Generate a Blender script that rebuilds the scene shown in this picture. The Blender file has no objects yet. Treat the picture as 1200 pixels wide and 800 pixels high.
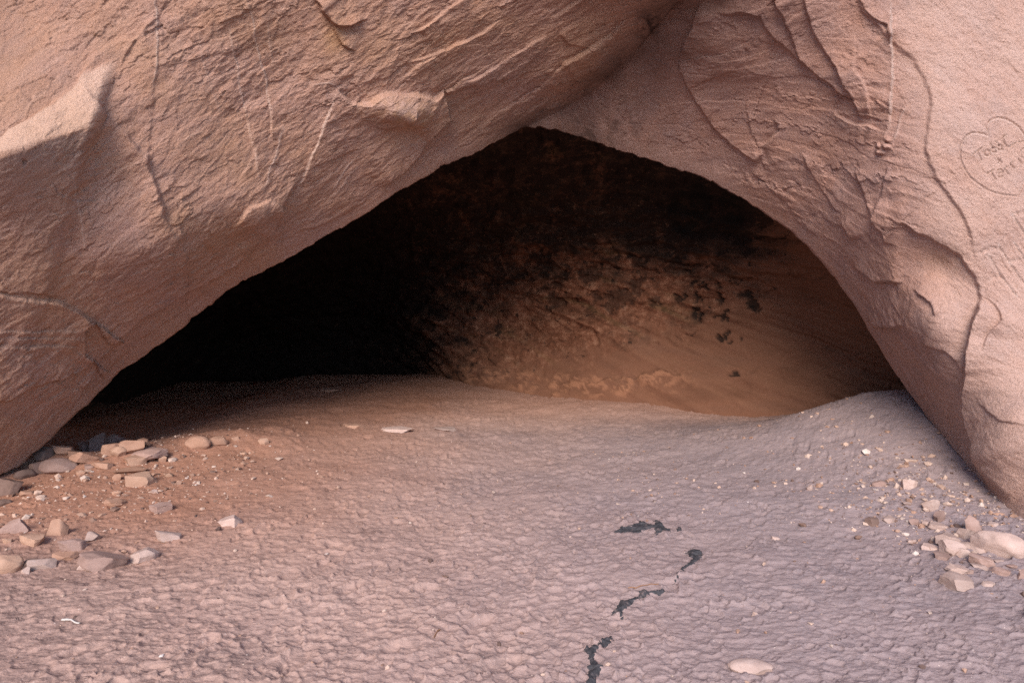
import bpy, bmesh, math, random
import numpy as np
from mathutils import Vector

scene = bpy.context.scene
COL = scene.collection

# ------------------------------------------------------------------ camera
CAM_Z = 1.6
F = 800.0                       # focal length in pixels of the 1200 x 800 photograph
PITCH = math.atan(70 / F)
cam_d = bpy.data.cameras.new('camera'); cam_d.lens = 24.0; cam_d.sensor_width = 36.0
cam_d.clip_start = 0.05; cam_d.clip_end = 500.0
cam = bpy.data.objects.new('camera', cam_d); COL.objects.link(cam)
cam.location = (0, 0, CAM_Z); cam.rotation_euler = (math.pi / 2 - PITCH, 0, 0)
scene.camera = cam

# ------------------------------------------------------------------ sky, sun, exposure
SUN_DIR = Vector((-0.17, -0.84, 0.56)).normalized()       # towards the hazy sun: behind the camera, a little to the left
SUN_EL = math.asin(SUN_DIR.z); SUN_AZ = math.atan2(SUN_DIR.x, SUN_DIR.y)
world = bpy.data.worlds.new('World'); scene.world = world; world.use_nodes = True
wn = world.node_tree.nodes; wl = world.node_tree.links
sky = wn.new('ShaderNodeTexSky'); sky.sky_type = 'NISHITA'; sky.sun_disc = False
sky.sun_elevation = SUN_EL; sky.sun_rotation = SUN_AZ
sky.altitude = 1200.0; sky.dust_density = 1.5; sky.air_density = 1.0; sky.ozone_density = 1.0
wl.new(sky.outputs[0], wn['Background'].inputs[0]); wn['Background'].inputs[1].default_value = 0.10
sun_d = bpy.data.lights.new('sun', 'SUN'); sun_d.energy = 1.5; sun_d.angle = math.radians(32)
sun_d.color = (1.0, 0.87, 0.75)
sun = bpy.data.objects.new('sun', sun_d); COL.objects.link(sun)
sun.location = (6, -30, 20); sun.rotation_euler = SUN_DIR.to_track_quat('Z', 'Y').to_euler()
vs = scene.view_settings
vs.view_transform = 'Standard'; vs.look = 'None'; vs.exposure = 1.68; vs.gamma = 1.0; vs.use_curve_mapping = False
scene.cycles.use_denoising = False
scene.cycles.diffuse_bounces = 4; scene.cycles.max_bounces = 5; scene.cycles.use_adaptive_sampling = False

# ------------------------------------------------------------------ numpy noise
_rng = np.random.default_rng(11)
_PERM = np.concatenate([_rng.permutation(256)] * 3).astype(np.int32)
_G = _rng.normal(size=(256, 3)).astype(np.float32); _G /= np.linalg.norm(_G, axis=1)[:, None]

def perlin(x, y, z=0.0):
    x = np.asarray(x, np.float32); y = np.asarray(y, np.float32)
    z = np.broadcast_to(np.asarray(z, np.float32), x.shape)
    xi = np.floor(x).astype(np.int32); yi = np.floor(y).astype(np.int32); zi = np.floor(z).astype(np.int32)
    xf = x - xi; yf = y - yi; zf = z - zi
    u = xf * xf * xf * (xf * (xf * 6 - 15) + 10); v = yf * yf * yf * (yf * (yf * 6 - 15) + 10)
    w = zf * zf * zf * (zf * (zf * 6 - 15) + 10)
    xi &= 255; yi &= 255; zi &= 255
    def c(dx, dy, dz):
        g = _G[_PERM[_PERM[_PERM[xi + dx] + yi + dy] + zi + dz]]
        return g[..., 0] * (xf - dx) + g[..., 1] * (yf - dy) + g[..., 2] * (zf - dz)
    def mix(a, b, t): return a + (b - a) * t
    z0 = mix(mix(c(0, 0, 0), c(1, 0, 0), u), mix(c(0, 1, 0), c(1, 1, 0), u), v)
    if not np.any(zf): return z0 * 1.4
    z1 = mix(mix(c(0, 0, 1), c(1, 0, 1), u), mix(c(0, 1, 1), c(1, 1, 1), u), v)
    return mix(z0, z1, w) * 1.4

def fbm(x, y, z=0.0, octv=4, gain=0.5):
    s = 0.0; a = 1.0; f = 1.0
    for k in range(octv):
        s = s + a * perlin(np.asarray(x) * f + 17.3 * k, np.asarray(y) * f + 5.1 * k, np.asarray(z) * f)
        a *= gain; f *= 2.03
    return s

def ridged(x, y, z=0.0, octv=3, gain=0.5):
    s = 0.0; a = 1.0; f = 1.0
    for k in range(octv):
        s = s + a * (1 - 2.2 * np.abs(perlin(np.asarray(x) * f + 9.7 * k, np.asarray(y) * f + 3.3 * k, np.asarray(z) * f)))
        a *= gain; f *= 2.1
    return s

def worley(x, y, seed=0):
    x = np.asarray(x, np.float32); y = np.asarray(y, np.float32)
    xi = np.floor(x).astype(np.int32); yi = np.floor(y).astype(np.int32)
    d1 = np.full(x.shape, 9.0, np.float32); d2 = d1.copy(); idv = np.zeros(x.shape, np.float32)
    for dx in (-1, 0, 1):
        for dy in (-1, 0, 1):
            h = _PERM[_PERM[(xi + dx + seed) & 255] + ((yi + dy) & 255)]
            h2 = _PERM[h + 37]
            d = np.hypot(xi + dx + h / 256.0 - x, yi + dy + h2 / 256.0 - y)
            m = d < d1
            d2 = np.where(m, d1, np.minimum(d2, d)); idv = np.where(m, h2 / 256.0, idv); d1 = np.where(m, d, d1)
    return d1, d2, idv

def facets(x, y, seed, a, tilt):
    """broken faces: each cell its own height and slope"""
    x = np.asarray(x, np.float32); y = np.asarray(y, np.float32)
    xi = np.floor(x).astype(np.int32); yi = np.floor(y).astype(np.int32)
    d1 = np.full(x.shape, 9.0, np.float32); out = np.zeros(x.shape, np.float32)
    for dx in (-1, 0, 1):
        for dy in (-1, 0, 1):
            h = _PERM[_PERM[(xi + dx + seed) & 255] + ((yi + dy) & 255)]; h2 = _PERM[h + 37]; h3 = _PERM[h2 + 91]; h4 = _PERM[h3 + 11]
            rx = x - (xi + dx + h / 256.0); ry = y - (yi + dy + h2 / 256.0)
            d = np.hypot(rx, ry); m = d < d1
            out = np.where(m, a * (h3 / 256.0 - 0.5) + tilt * ((h4 / 128.0 - 1) * rx + (h / 128.0 - 1) * ry), out); d1 = np.where(m, d, d1)
    return out

def sstep(a, b, x):
    t = np.clip((x - a) / (b - a), 0, 1); return t * t * (3 - 2 * t)

# ------------------------------------------------------------------ pixel <-> place
def ray(px, py):
    u = (np.asarray(px, float) - 600) / F; v = -(np.asarray(py, float) - 400) / F
    c, s = math.cos(PITCH), math.sin(PITCH)
    return np.stack([u, c + v * s + 0 * u, -s + v * c + 0 * u], -1)

def at_depth(px, py, Y):
    d = ray(px, py); k = np.asarray(Y) / d[..., 1]
    p = d * k[..., None]; p[..., 2] += CAM_Z
    return p

def tps_fit(pts, lam=0.0):
    P = np.array(pts, float); xy = P[:, :2] / 300.0; n = len(P)
    r = np.linalg.norm(xy[:, None] - xy[None], axis=2)
    K = np.where(r > 0, r * r * np.log(np.maximum(r, 1e-9)), 0) + lam * np.eye(n)
    A = np.zeros((n + 3, n + 3)); A[:n, :n] = K; A[:n, n] = 1; A[:n, n + 1:] = xy; A[n:, :n] = A[:n, n:].T
    b = np.zeros(n + 3); b[:n] = P[:, 2]
    return xy, np.linalg.solve(A, b)

def tps_eval(fit, px, py):
    xy, w = fit; X = np.asarray(px, float) / 300; Y = np.asarray(py, float) / 300
    out = w[len(xy)] + w[len(xy) + 1] * X + w[len(xy) + 2] * Y
    for (a, b), c in zip(xy, w[:len(xy)]):
        r2 = (X - a) ** 2 + (Y - b) ** 2
        out += c * 0.5 * r2 * np.log(np.maximum(r2, 1e-12))
    return out

def link(name, verts, faces, mat, smooth=True, attrs=None):
    me = bpy.data.meshes.new(name)
    verts = np.ascontiguousarray(verts, np.float32); faces = np.ascontiguousarray(faces, np.int32)
    n, m, k = len(verts), len(faces), faces.shape[1]
    me.vertices.add(n); me.vertices.foreach_set('co', verts.ravel())
    me.loops.add(m * k); me.loops.foreach_set('vertex_index', faces.ravel())
    me.polygons.add(m); me.polygons.foreach_set('loop_start', np.arange(0, m * k, k, dtype=np.int32))
    me.polygons.foreach_set('loop_total', np.full(m, k, np.int32))
    me.polygons.foreach_set('use_smooth', np.full(m, smooth, bool))
    for an, v in (attrs or {}).items():
        v = np.asarray(v, np.float32)
        if v.ndim == 1:
            a = me.attributes.new(an, 'FLOAT', 'POINT'); a.data.foreach_set('value', np.ascontiguousarray(v))
        else:
            a = me.attributes.new(an, 'FLOAT_VECTOR', 'POINT'); a.data.foreach_set('vector', np.ascontiguousarray(v).ravel())
    me.update(calc_edges=True); me.validate()
    if mat: me.materials.append(mat)
    o = bpy.data.objects.new(name, me); COL.objects.link(o)
    return o

def grid_faces(nr, nc, flip=False):
    i = np.arange(nr - 1)[:, None] * nc + np.arange(nc - 1)[None]
    f = np.stack([i, i + 1, i + nc + 1, i + nc], -1).reshape(-1, 4)
    return f[:, ::-1] if flip else f

# ------------------------------------------------------------------ materials
def mat_new(name, rough=0.92, spec=0.15):
    m = bpy.data.materials.new(name); m.use_nodes = True
    b = m.node_tree.nodes['Principled BSDF']
    b.inputs['Roughness'].default_value = rough; b.inputs['Specular IOR Level'].default_value = spec
    return m, m.node_tree.nodes, m.node_tree.links, b

def nd(N, t, **kw):
    n = N.new(t)
    for k, v in kw.items(): setattr(n, k, v)
    return n

def noise(N, L, vec, scale, detail=4, rough=0.55, dist=0.0):
    n = N.new('ShaderNodeTexNoise'); n.inputs['Scale'].default_value = scale
    n.inputs['Detail'].default_value = detail; n.inputs['Roughness'].default_value = rough
    n.inputs['Distortion'].default_value = dist
    L.new(vec, n.inputs['Vector']); return n.outputs['Fac']

def mapped(N, L, vec, scale, rot=(0, 0, 0)):
    m = N.new('ShaderNodeMapping'); m.inputs['Scale'].default_value = scale; m.inputs['Rotation'].default_value = rot
    L.new(vec, m.inputs['Vector']); return m.outputs[0]

def ramp(N, L, fac, stops):
    r = N.new('ShaderNodeValToRGB'); e = r.color_ramp.elements
    while len(e) < len(stops): e.new(0.5)
    for k, (p, c) in zip(e, stops):
        k.position = p; k.color = (*c, 1) if not np.isscalar(c) else (c, c, c, 1)
    L.new(fac, r.inputs[0]); return r.outputs[0]

def mixc(N, L, fac, a, b, mode='MIX'):
    m = N.new('ShaderNodeMix'); m.data_type = 'RGBA'; m.blend_type = mode
    for s, v in ((0, fac), (6, a), (7, b)):
        if isinstance(v, (int, float)): m.inputs[s].default_value = v
        elif isinstance(v, tuple): m.inputs[s].default_value = (*v, 1)
        else: L.new(v, m.inputs[s])
    return m.outputs[2]

def mth(N, L, op, a, b=0.0, clamp=False):
    m = N.new('ShaderNodeMath'); m.operation = op; m.use_clamp = clamp
    for s, v in ((0, a), (1, b)):
        if isinstance(v, (int, float)): m.inputs[s].default_value = v
        else: L.new(v, m.inputs[s])
    return m.outputs[0]

def attr(N, name):
    a = N.new('ShaderNodeAttribute'); a.attribute_name = name; return a

def bump(N, L, b, pairs):
    prev = None
    for h, st, dist in pairs:
        n = N.new('ShaderNodeBump'); n.inputs['Strength'].default_value = st; n.inputs['Distance'].default_value = dist
        L.new(h, n.inputs['Height'])
        if prev is not None: L.new(prev, n.inputs['Normal'])
        prev = n.outputs[0]
    L.new(prev, b.inputs['Normal'])

def sandstone(name, base, warm, pale, grey):
    m, N, L, b = mat_new(name)
    pos = N.new('ShaderNodeNewGeometry').outputs['Position']
    st = attr(N, 'strata').outputs['Vector']
    big = noise(N, L, pos, 0.9, 4); med = noise(N, L, mapped(N, L, st, (3, 14, 1)), 1.0, 5, 0.6)
    c = ramp(N, L, big, [(0.3, base), (0.52, warm), (0.75, base)])
    c = mixc(N, L, ramp(N, L, med, [(0.35, 0.0), (0.7, 0.55)]), c, pale)
    fine = noise(N, L, pos, 210, 3, 0.7)
    c = mixc(N, L, 0.55, c, ramp(N, L, fine, [(0.25, (0.42,) * 3), (0.75, (0.62,) * 3)]), 'OVERLAY')
    blot = noise(N, L, pos, 4.5, 5, 0.65)
    c = mixc(N, L, ramp(N, L, blot, [(0.5, 0.0), (0.75, 0.6)]), c, grey)
    c = mixc(N, L, attr(N, 'worn_lit').outputs['Fac'], c, (0.66, 0.46, 0.38))
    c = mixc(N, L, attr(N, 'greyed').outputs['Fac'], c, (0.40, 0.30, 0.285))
    c = mixc(N, L, attr(N, 'seam_lit').outputs['Fac'], c, (0.68, 0.52, 0.46))
    c = mixc(N, L, attr(N, 'ochre_glow').outputs['Fac'], c, (0.50, 0.27, 0.12))
    c = mixc(N, L, attr(N, 'soot_shade').outputs['Fac'], c, (0.085, 0.05, 0.04))
    L.new(c, b.inputs['Base Color'])
    h1 = noise(N, L, mapped(N, L, st, (9, 38, 1)), 1.0, 5, 0.65, 0.6)
    h2 = noise(N, L, pos, 55, 5, 0.75)
    h3 = noise(N, L, pos, 320, 2, 0.6)
    bump(N, L, b, [(h1, 0.6, 0.03), (h2, 0.9, 0.022), (h3, 0.7, 0.005)])
    return m

M_ROCK = sandstone('sandstone', (0.44, 0.262, 0.215), (0.47, 0.27, 0.205), (0.53, 0.36, 0.315), (0.33, 0.22, 0.205))

def chamber_mat():
    m, N, L, b = mat_new('sooted_sandstone')
    pos = N.new('ShaderNodeNewGeometry').outputs['Position']; st = attr(N, 'strata').outputs['Vector']
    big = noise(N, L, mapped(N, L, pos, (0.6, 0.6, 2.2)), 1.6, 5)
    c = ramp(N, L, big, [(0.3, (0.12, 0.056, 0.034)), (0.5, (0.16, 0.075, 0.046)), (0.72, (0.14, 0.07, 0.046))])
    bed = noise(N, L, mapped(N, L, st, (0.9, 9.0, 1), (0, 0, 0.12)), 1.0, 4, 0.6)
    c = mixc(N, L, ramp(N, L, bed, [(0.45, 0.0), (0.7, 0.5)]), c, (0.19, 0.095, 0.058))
    # rough grey-brown crust with pale flecks
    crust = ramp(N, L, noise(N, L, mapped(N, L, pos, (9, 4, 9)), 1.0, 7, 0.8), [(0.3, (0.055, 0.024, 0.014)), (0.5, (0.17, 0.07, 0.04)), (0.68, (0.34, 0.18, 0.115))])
    green = ramp(N, L, noise(N, L, st, 2.3, 3), [(0.58, 0.0), (0.75, 0.45)])
    crust = mixc(N, L, green, crust, (0.14, 0.13, 0.055))
    c = mixc(N, L, attr(N, 'crust').outputs['Fac'], c, crust)
    # flaked, patchy soot, with the shade of the deep passage mixed in
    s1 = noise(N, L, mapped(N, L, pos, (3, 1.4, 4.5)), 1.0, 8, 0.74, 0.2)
    sa = mth(N, L, 'ADD', attr(N, 'soot_shade').outputs['Fac'], mth(N, L, 'MULTIPLY', mth(N, L, 'SUBTRACT', s1, 0.5), 2.6))
    soot_shade_c = ramp(N, L, noise(N, L, st, 14, 5, 0.7), [(0.35, (0.012, 0.009, 0.008)), (0.55, (0.03, 0.018, 0.013)), (0.75, (0.085, 0.045, 0.03))])
    c = mixc(N, L, ramp(N, L, sa, [(0.15, 0.0), (0.9, 0.93)]), c, soot_shade_c)
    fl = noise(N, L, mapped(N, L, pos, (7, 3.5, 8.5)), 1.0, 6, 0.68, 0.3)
    fa = mth(N, L, 'ADD', mth(N, L, 'MULTIPLY', attr(N, 'soot_shade').outputs['Fac'], 0.35), mth(N, L, 'MULTIPLY', mth(N, L, 'SUBTRACT', fl, 0.5), 2.0))
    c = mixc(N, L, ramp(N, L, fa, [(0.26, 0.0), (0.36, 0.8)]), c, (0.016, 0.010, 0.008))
    fk = noise(N, L, mapped(N, L, pos, (16, 8, 22)), 1.0, 4, 0.7, 0.8)
    fk = mth(N, L, 'MULTIPLY', ramp(N, L, fk, [(0.60, 0.0), (0.68, 0.45)]), attr(N, 'crust').outputs['Fac'])
    c = mixc(N, L, fk, c, (0.20, 0.115, 0.075))
    c = mixc(N, L, attr(N, 'scoured').outputs['Fac'], c, (0.30, 0.145, 0.085))
    c = mixc(N, L, attr(N, 'spot').outputs['Fac'], c, (0.010, 0.008, 0.007))
    L.new(c, b.inputs['Base Color'])
    bump(N, L, b, [(s1, 0.5, 0.03), (bed, 0.4, 0.02), (noise(N, L, pos, 60, 4, 0.7), 0.5, 0.008)])
    return m
M_CHAMBER = chamber_mat()

def sand_mat():
    m, N, L, b = mat_new('trampled_sand', 0.95, 0.1)
    pos = N.new('ShaderNodeNewGeometry').outputs['Position']
    big = noise(N, L, pos, 0.8, 4)
    c = ramp(N, L, big, [(0.3, (0.36, 0.24, 0.205)), (0.55, (0.415, 0.28, 0.235)), (0.75, (0.385, 0.255, 0.22))])
    fine = noise(N, L, pos, 260, 3, 0.75)
    c = mixc(N, L, 0.5, c, ramp(N, L, fine, [(0.25, (0.40,) * 3), (0.75, (0.62,) * 3)]), 'OVERLAY')
    # charcoal dust and humus in streaks
    d1 = noise(N, L, mapped(N, L, pos, (0.55, 1.25, 1)), 22, 7, 0.75, 0.5)
    d2 = noise(N, L, pos, 1.3, 4, 0.6)
    dd = mth(N, L, 'ADD', d1, mth(N, L, 'MULTIPLY', mth(N, L, 'SUBTRACT', d2, 0.5), 0.5))
    dd = mth(N, L, 'ADD', dd, mth(N, L, 'MULTIPLY', attr(N, 'grime_shade').outputs['Fac'], 0.16))
    c = mixc(N, L, ramp(N, L, dd, [(0.53, 0.0), (0.72, 0.75)]), c, (0.13, 0.09, 0.085))
    c = mixc(N, L, attr(N, 'sky_tint').outputs['Fac'], c, (0.265, 0.222, 0.235))
    c = mixc(N, L, attr(N, 'bounce_tint').outputs['Fac'], c, (0.335, 0.165, 0.105))
    sp = noise(N, L, pos, 95, 2, 0.5)
    c = mixc(N, L, ramp(N, L, sp, [(0.71, 0.0), (0.74, 0.8)]), c, (0.60, 0.50, 0.45))
    L.new(c, b.inputs['Base Color'])
    bump(N, L, b, [(noise(N, L, mapped(N, L, pos, (0.6, 1.3, 1)), 26, 5, 0.65, 0.4), 0.6, 0.018),
                   (noise(N, L, pos, 110, 4, 0.7), 0.55, 0.006), (fine, 0.3, 0.002)])
    return m
M_SAND = sand_mat()

def stone_mat(name, ca, cb, cc):
    m, N, L, b = mat_new(name)
    tc = N.new('ShaderNodeTexCoord').outputs['Object']
    oi = N.new('ShaderNodeObjectInfo').outputs['Random']
    off = N.new('ShaderNodeVectorMath'); off.operation = 'ADD'; L.new(tc, off.inputs[0]); L.new(oi, off.inputs[1])
    v = off.outputs[0]
    c = ramp(N, L, noise(N, L, v, 11, 5, 0.6), [(0.32, ca), (0.52, cb), (0.72, cc)])
    c = mixc(N, L, 0.5, c, ramp(N, L, noise(N, L, v, 330, 3, 0.7), [(0.25, (0.38,) * 3), (0.75, (0.62,) * 3)]), 'OVERLAY')
    c = mixc(N, L, ramp(N, L, noise(N, L, v, 42, 5, 0.7), [(0.6, 0.0), (0.75, 0.45)]), c, (0.22, 0.15, 0.12))
    hs = N.new('ShaderNodeHueSaturation'); L.new(c, hs.inputs['Color'])
    L.new(mth(N, L, 'ADD', mth(N, L, 'MULTIPLY', oi, 0.3), 0.85), hs.inputs['Value'])
    L.new(hs.outputs[0], b.inputs['Base Color'])
    bump(N, L, b, [(noise(N, L, mapped(N, L, v, (14, 14, 45)), 1.0, 4, 0.6), 0.4, 0.012), (noise(N, L, v, 120, 4, 0.7), 0.45, 0.005)])
    return m
M_STONE = {
    'pale': stone_mat('pale_sandstone', (0.36, 0.26, 0.225), (0.43, 0.315, 0.275), (0.48, 0.365, 0.325)),
    'tan': stone_mat('tan_sandstone', (0.35, 0.215, 0.155), (0.41, 0.26, 0.19), (0.45, 0.295, 0.22)),
    'red': stone_mat('red_sandstone', (0.30, 0.175, 0.125), (0.36, 0.215, 0.155), (0.40, 0.25, 0.185)),
    'grey': stone_mat('grey_sandstone', (0.25, 0.165, 0.14), (0.32, 0.215, 0.185), (0.37, 0.26, 0.225)),
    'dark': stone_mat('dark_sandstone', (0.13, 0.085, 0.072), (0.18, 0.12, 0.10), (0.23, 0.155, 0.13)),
}

# ------------------------------------------------------------------ ground shape
def seg_dist(x, y, ax, ay, bx, by):
    dx, dy = bx - ax, by - ay
    t = np.clip(((x - ax) * dx + (y - ay) * dy) / (dx * dx + dy * dy), 0, 1)
    return np.hypot(x - ax - t * dx, y - ay - t * dy), t

HEEL = [(395, 640, 150, .07), (330, 705, 40, .06), (215, 690, 20, .05), (95, 765, 30, .06), (345, 775, 75, .08), (410, 690, 60, .06),
        (500, 690, 20, .06), (470, 760, 0, .07), (560, 735, 60, .07), (590, 780, 30, .08), (240, 755, 70, .06), (170, 785, 15, .06)]

def ground_macro(x, y):
    back = np.where(y > 6.3, 0.95, 1.28)
    z = 0.56 * np.exp(-((x - 3.7) / 1.25) ** 2 - ((y - 6.3) / back) ** 2)
    d, t = seg_dist(x, y, -4.7, 5.6, -2.55, 6.75)
    z = z + 0.15 * np.exp(-(d / (0.42 + 0.15 * perlin(x * 2.3, y * 2.3, 8.8))) ** 2) * (1 - 0.45 * t) * (1 + 0.6 * perlin(x * 3.1, y * 3.1, 5.8))
    z = z - 0.16 * sstep(-3.3, -4.4, x) * sstep(3.6, 5.0, y)
    z = z - 0.05 * np.exp(-((x - 0.2) / 1.4) ** 2)
    z = z - 0.5 * sstep(11.6, 14.5, y)                       # falls away at the back of the cave
    return z

def ground_z(x, y, fine=True):
    x = np.asarray(x, float); y = np.asarray(y, float)
    z = ground_macro(x, y) + 0.045 * fbm(x * 0.75, y * 0.75, 0.5, 3)
    if not fine: return z
    n1 = 0.35 * perlin(x * 5, y * 5, 2.5); n2 = 0.35 * perlin(x * 5, y * 5, 7.5)
    z = z + 0.010 * fbm(x * 3.5 + n1, y * 4.5 + n2, 1.9, 3, 0.55)
    z = z + 0.0040 * ridged(x * 5.0 + n1, y * 11.0 + 1.5 * n2, 3.3, 3, 0.6)      # scuffed streaks across the slope
    z = z + 0.0030 * fbm(x * 24, y * 32, 1.1, 3, 0.65)
    return z

def ground_hit(px, py):
    d = ray(px, py); t = 3.0
    for _ in range(60):
        p = d * t; g = float(ground_z(np.array([p[0]]), np.array([p[1]]), False)[0])
        err = (CAM_Z + p[2]) - g
        t += err / max(0.12, -d[2] + 0.05) * 0.6
        if abs(err) < 1e-4: break
    p = d * t
    return p[0], p[1], float(ground_z(np.array([p[0]]), np.array([p[1]]))[0])

# rows in Y follow the distance so that the sheet is finest where the photograph shows most
ys = [2.1]
while ys[-1] < 13.0: ys.append(ys[-1] + max(0.008, ys[-1] ** 2 / 1280 * 1.15))
yb = list(np.geomspace(ys[-1] + 0.25, 90, 26)); yf = list(2.1 - np.geomspace(0.03, 110, 60))[::-1]
YR = np.array(yf + ys + yb)
u_in = np.linspace(-0.80, 0.80, 960); u_out = np.geomspace(0.805, 50, 46)
UC = np.concatenate([-u_out[::-1], u_in, u_out])
W = np.where(YR > 2.1, YR, 2.1); W = np.minimum(W, 14.0)
GX = UC[None] * W[:, None]; GY = np.repeat(YR[:, None], len(UC), 1)
GZ = ground_z(GX, GY)
far = np.maximum(np.abs(GX) - 8, 0) + np.maximum(-GY - 6, 0)
GZ = np.where(far > 0, ground_macro(GX, GY) * 0 + (GZ * np.exp(-far / 3)) + 0.25 * fbm(GX * 0.08, GY * 0.08, 0.2, 3) * np.clip(far / 10, 0, 1), GZ)
rg_ = np.random.default_rng(3)
def stamp(X0, Y0, a, ra, rb, depth, tilt, flat):
    """one foot or heel pressed into the sand: a tilted, flattened patch with a pushed-up rim"""
    r = max(ra, rb) * 1.6
    i0, i1 = np.searchsorted(YR, [Y0 - r, Y0 + r])
    if i1 - i0 < 2: return
    wm = W[(i0 + i1) // 2]; j0, j1 = np.searchsorted(UC, [(X0 - r * 1.15) / wm, (X0 + r * 1.15) / wm])
    gx = GX[i0:i1, j0:j1]; gy = GY[i0:i1, j0:j1]; g = GZ[i0:i1, j0:j1]
    if g.size < 9: return
    lx = (gx - X0) * math.cos(a) + (gy - Y0) * math.sin(a); ly = -(gx - X0) * math.sin(a) + (gy - Y0) * math.cos(a)
    q = np.hypot(lx / ra, ly / rb) + 0.16 * perlin(gx * 16, gy * 16, 3.7)
    ins = sstep(1.03, 0.70, q)
    pl = g.mean() - depth + tilt * lx / ra
    g += ins * flat * (pl - g) + depth * 0.55 * np.exp(-((q - 1.15) / 0.16) ** 2) * (lx > -0.6 * ra)
for k in range(12000):
    Y0 = 2.25 + 7.6 * rg_.random() ** 1.25; X0 = rg_.uniform(-0.8, 0.8) * Y0
    dens = 0.40 + 0.60 * math.exp(-((X0 + 0.25) / 1.25) ** 2)
    if X0 < -1.6: dens *= 0.6
    if rg_.random() > dens: continue
    ra = rg_.uniform(0.024, 0.062) * (1.6 if rg_.random() < 0.08 else 1.0) * (0.85 + 0.05 * Y0)
    stamp(X0, Y0, rg_.normal(0.1, 0.7), ra, ra * rg_.uniform(0.4, 0.75), rg_.uniform(0.0025, 0.012) * (0.6 + 0.13 * Y0), rg_.normal(0, 0.006) * (0.6 + 0.13 * Y0), rg_.uniform(0.45, 0.8))
for hx, hy, ang, r in HEEL:                                    # single footprints pressed into the sand
    X0, Y0, _ = ground_hit(hx, hy); a = math.radians(ang)
    m = (np.abs(GX - X0) < 0.3) & (np.abs(GY - Y0) < 0.3)
    lx = (GX[m] - X0) * math.cos(a) + (GY[m] - Y0) * math.sin(a); ly = -(GX[m] - X0) * math.sin(a) + (GY[m] - Y0) * math.cos(a)
    q = np.hypot(lx / (r * 1.5), ly / (r * 0.75))
    GZ[m] += -0.016 * sstep(1.0, 0.6, q) + 0.005 * np.exp(-((q - 1.25) / 0.22) ** 2)
GZ += np.where(far > 0, 0, 0.0028 * fbm(GX * 27, GY * 34, 3.1, 3, 0.65) + 0.0030 * ridged(GX * 9, GY * 17, 5.3, 2, 0.6))
grime_shade = sstep(0.5, 2.6, GX) * sstep(9, 5, GY) * 0.55 + sstep(-0.6, -2.4, GX) * sstep(4.6, 3.4, GY) * 0.75
grime_shade += 1.1 * np.exp(-((GX - 2.1) / 1.5) ** 2 - ((GY - 7.4) / 0.5) ** 2)  # soft shadow in the trough behind the mound, painted in
bounce_tint = 0.8 * sstep(-0.2, -2.6, GX + 0.5 * perlin(GX * 1.5, GY * 1.5, 6.6)) * sstep(3.2, 4.8, GY) + 0.55 * sstep(7.0, 9.5, GY)  # warm bounce light on the left and deep floor, put into the sand colour
bounce_tint = np.clip(bounce_tint, 0, 0.85); sky_tint = np.clip(0.70 * sstep(-1.5, 1.8, GX + 0.6 * fbm(GX * 0.9, GY * 0.9, 7.7, 3)) * sstep(9.0, 6.0, GY), 0, 1)  # cool sky light on the right floor, put into the sand colour
ground = link('ground', np.stack([GX, GY, GZ], -1).reshape(-1, 3), grid_faces(*GX.shape), M_SAND,
              attrs={'grime_shade': grime_shade.ravel(), 'bounce_tint': bounce_tint.ravel(), 'sky_tint': sky_tint.ravel()})
ground['kind'] = 'structure'

def surf_z(x, y):
    i = int(np.clip(np.searchsorted(YR, y), 1, len(YR) - 1)); w = W[i]; j = int(np.clip(np.searchsorted(UC, x / w), 1, len(UC) - 1))
    return float(GZ[i - 1:i + 1, j - 1:j + 1].mean())

# ------------------------------------------------------------------ rock around the mouth
LIP = [(-500, 750), (-200, 655), (-80, 600), (0, 557), (19, 548), (52, 518), (90, 482), (131, 441), (180, 408), (215, 382), (244, 360), (262, 342), (300, 322), (350, 295),
       (400, 267), (449, 236), (475, 219), (501, 206), (530, 190), (561, 176), (590, 160), (608, 151), (620, 148), (640, 151), (670, 157), (700, 167), (719, 173), (760, 184), (800, 199), (820, 206), (855, 224), (901, 251),
       (950, 289), (970, 311), (987, 334), (1002, 352), (1014, 374), (1025, 393), (1041, 420), (1062, 452), (1100, 501), (1125, 530), (1155, 567), (1185, 600), (1200, 613), (1400, 800), (1700, 1050)]
LIPD = [(-500, 3.7), (-200, 4.7), (0, 5.5), (130, 6.1), (244, 6.4), (400, 6.6), (618, 6.9), (670, 7.05), (719, 7.0), (800, 6.7), (901, 6.3), (987, 6.0), (1014, 5.95), (1062, 5.9), (1100, 5.5), (1137, 5.0), (1200, 4.35), (1400, 4.2), (1700, 4.0)]
lipx, lipy = np.array(LIP, float).T
def lip_y(px): return np.interp(px, lipx, lipy)

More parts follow.
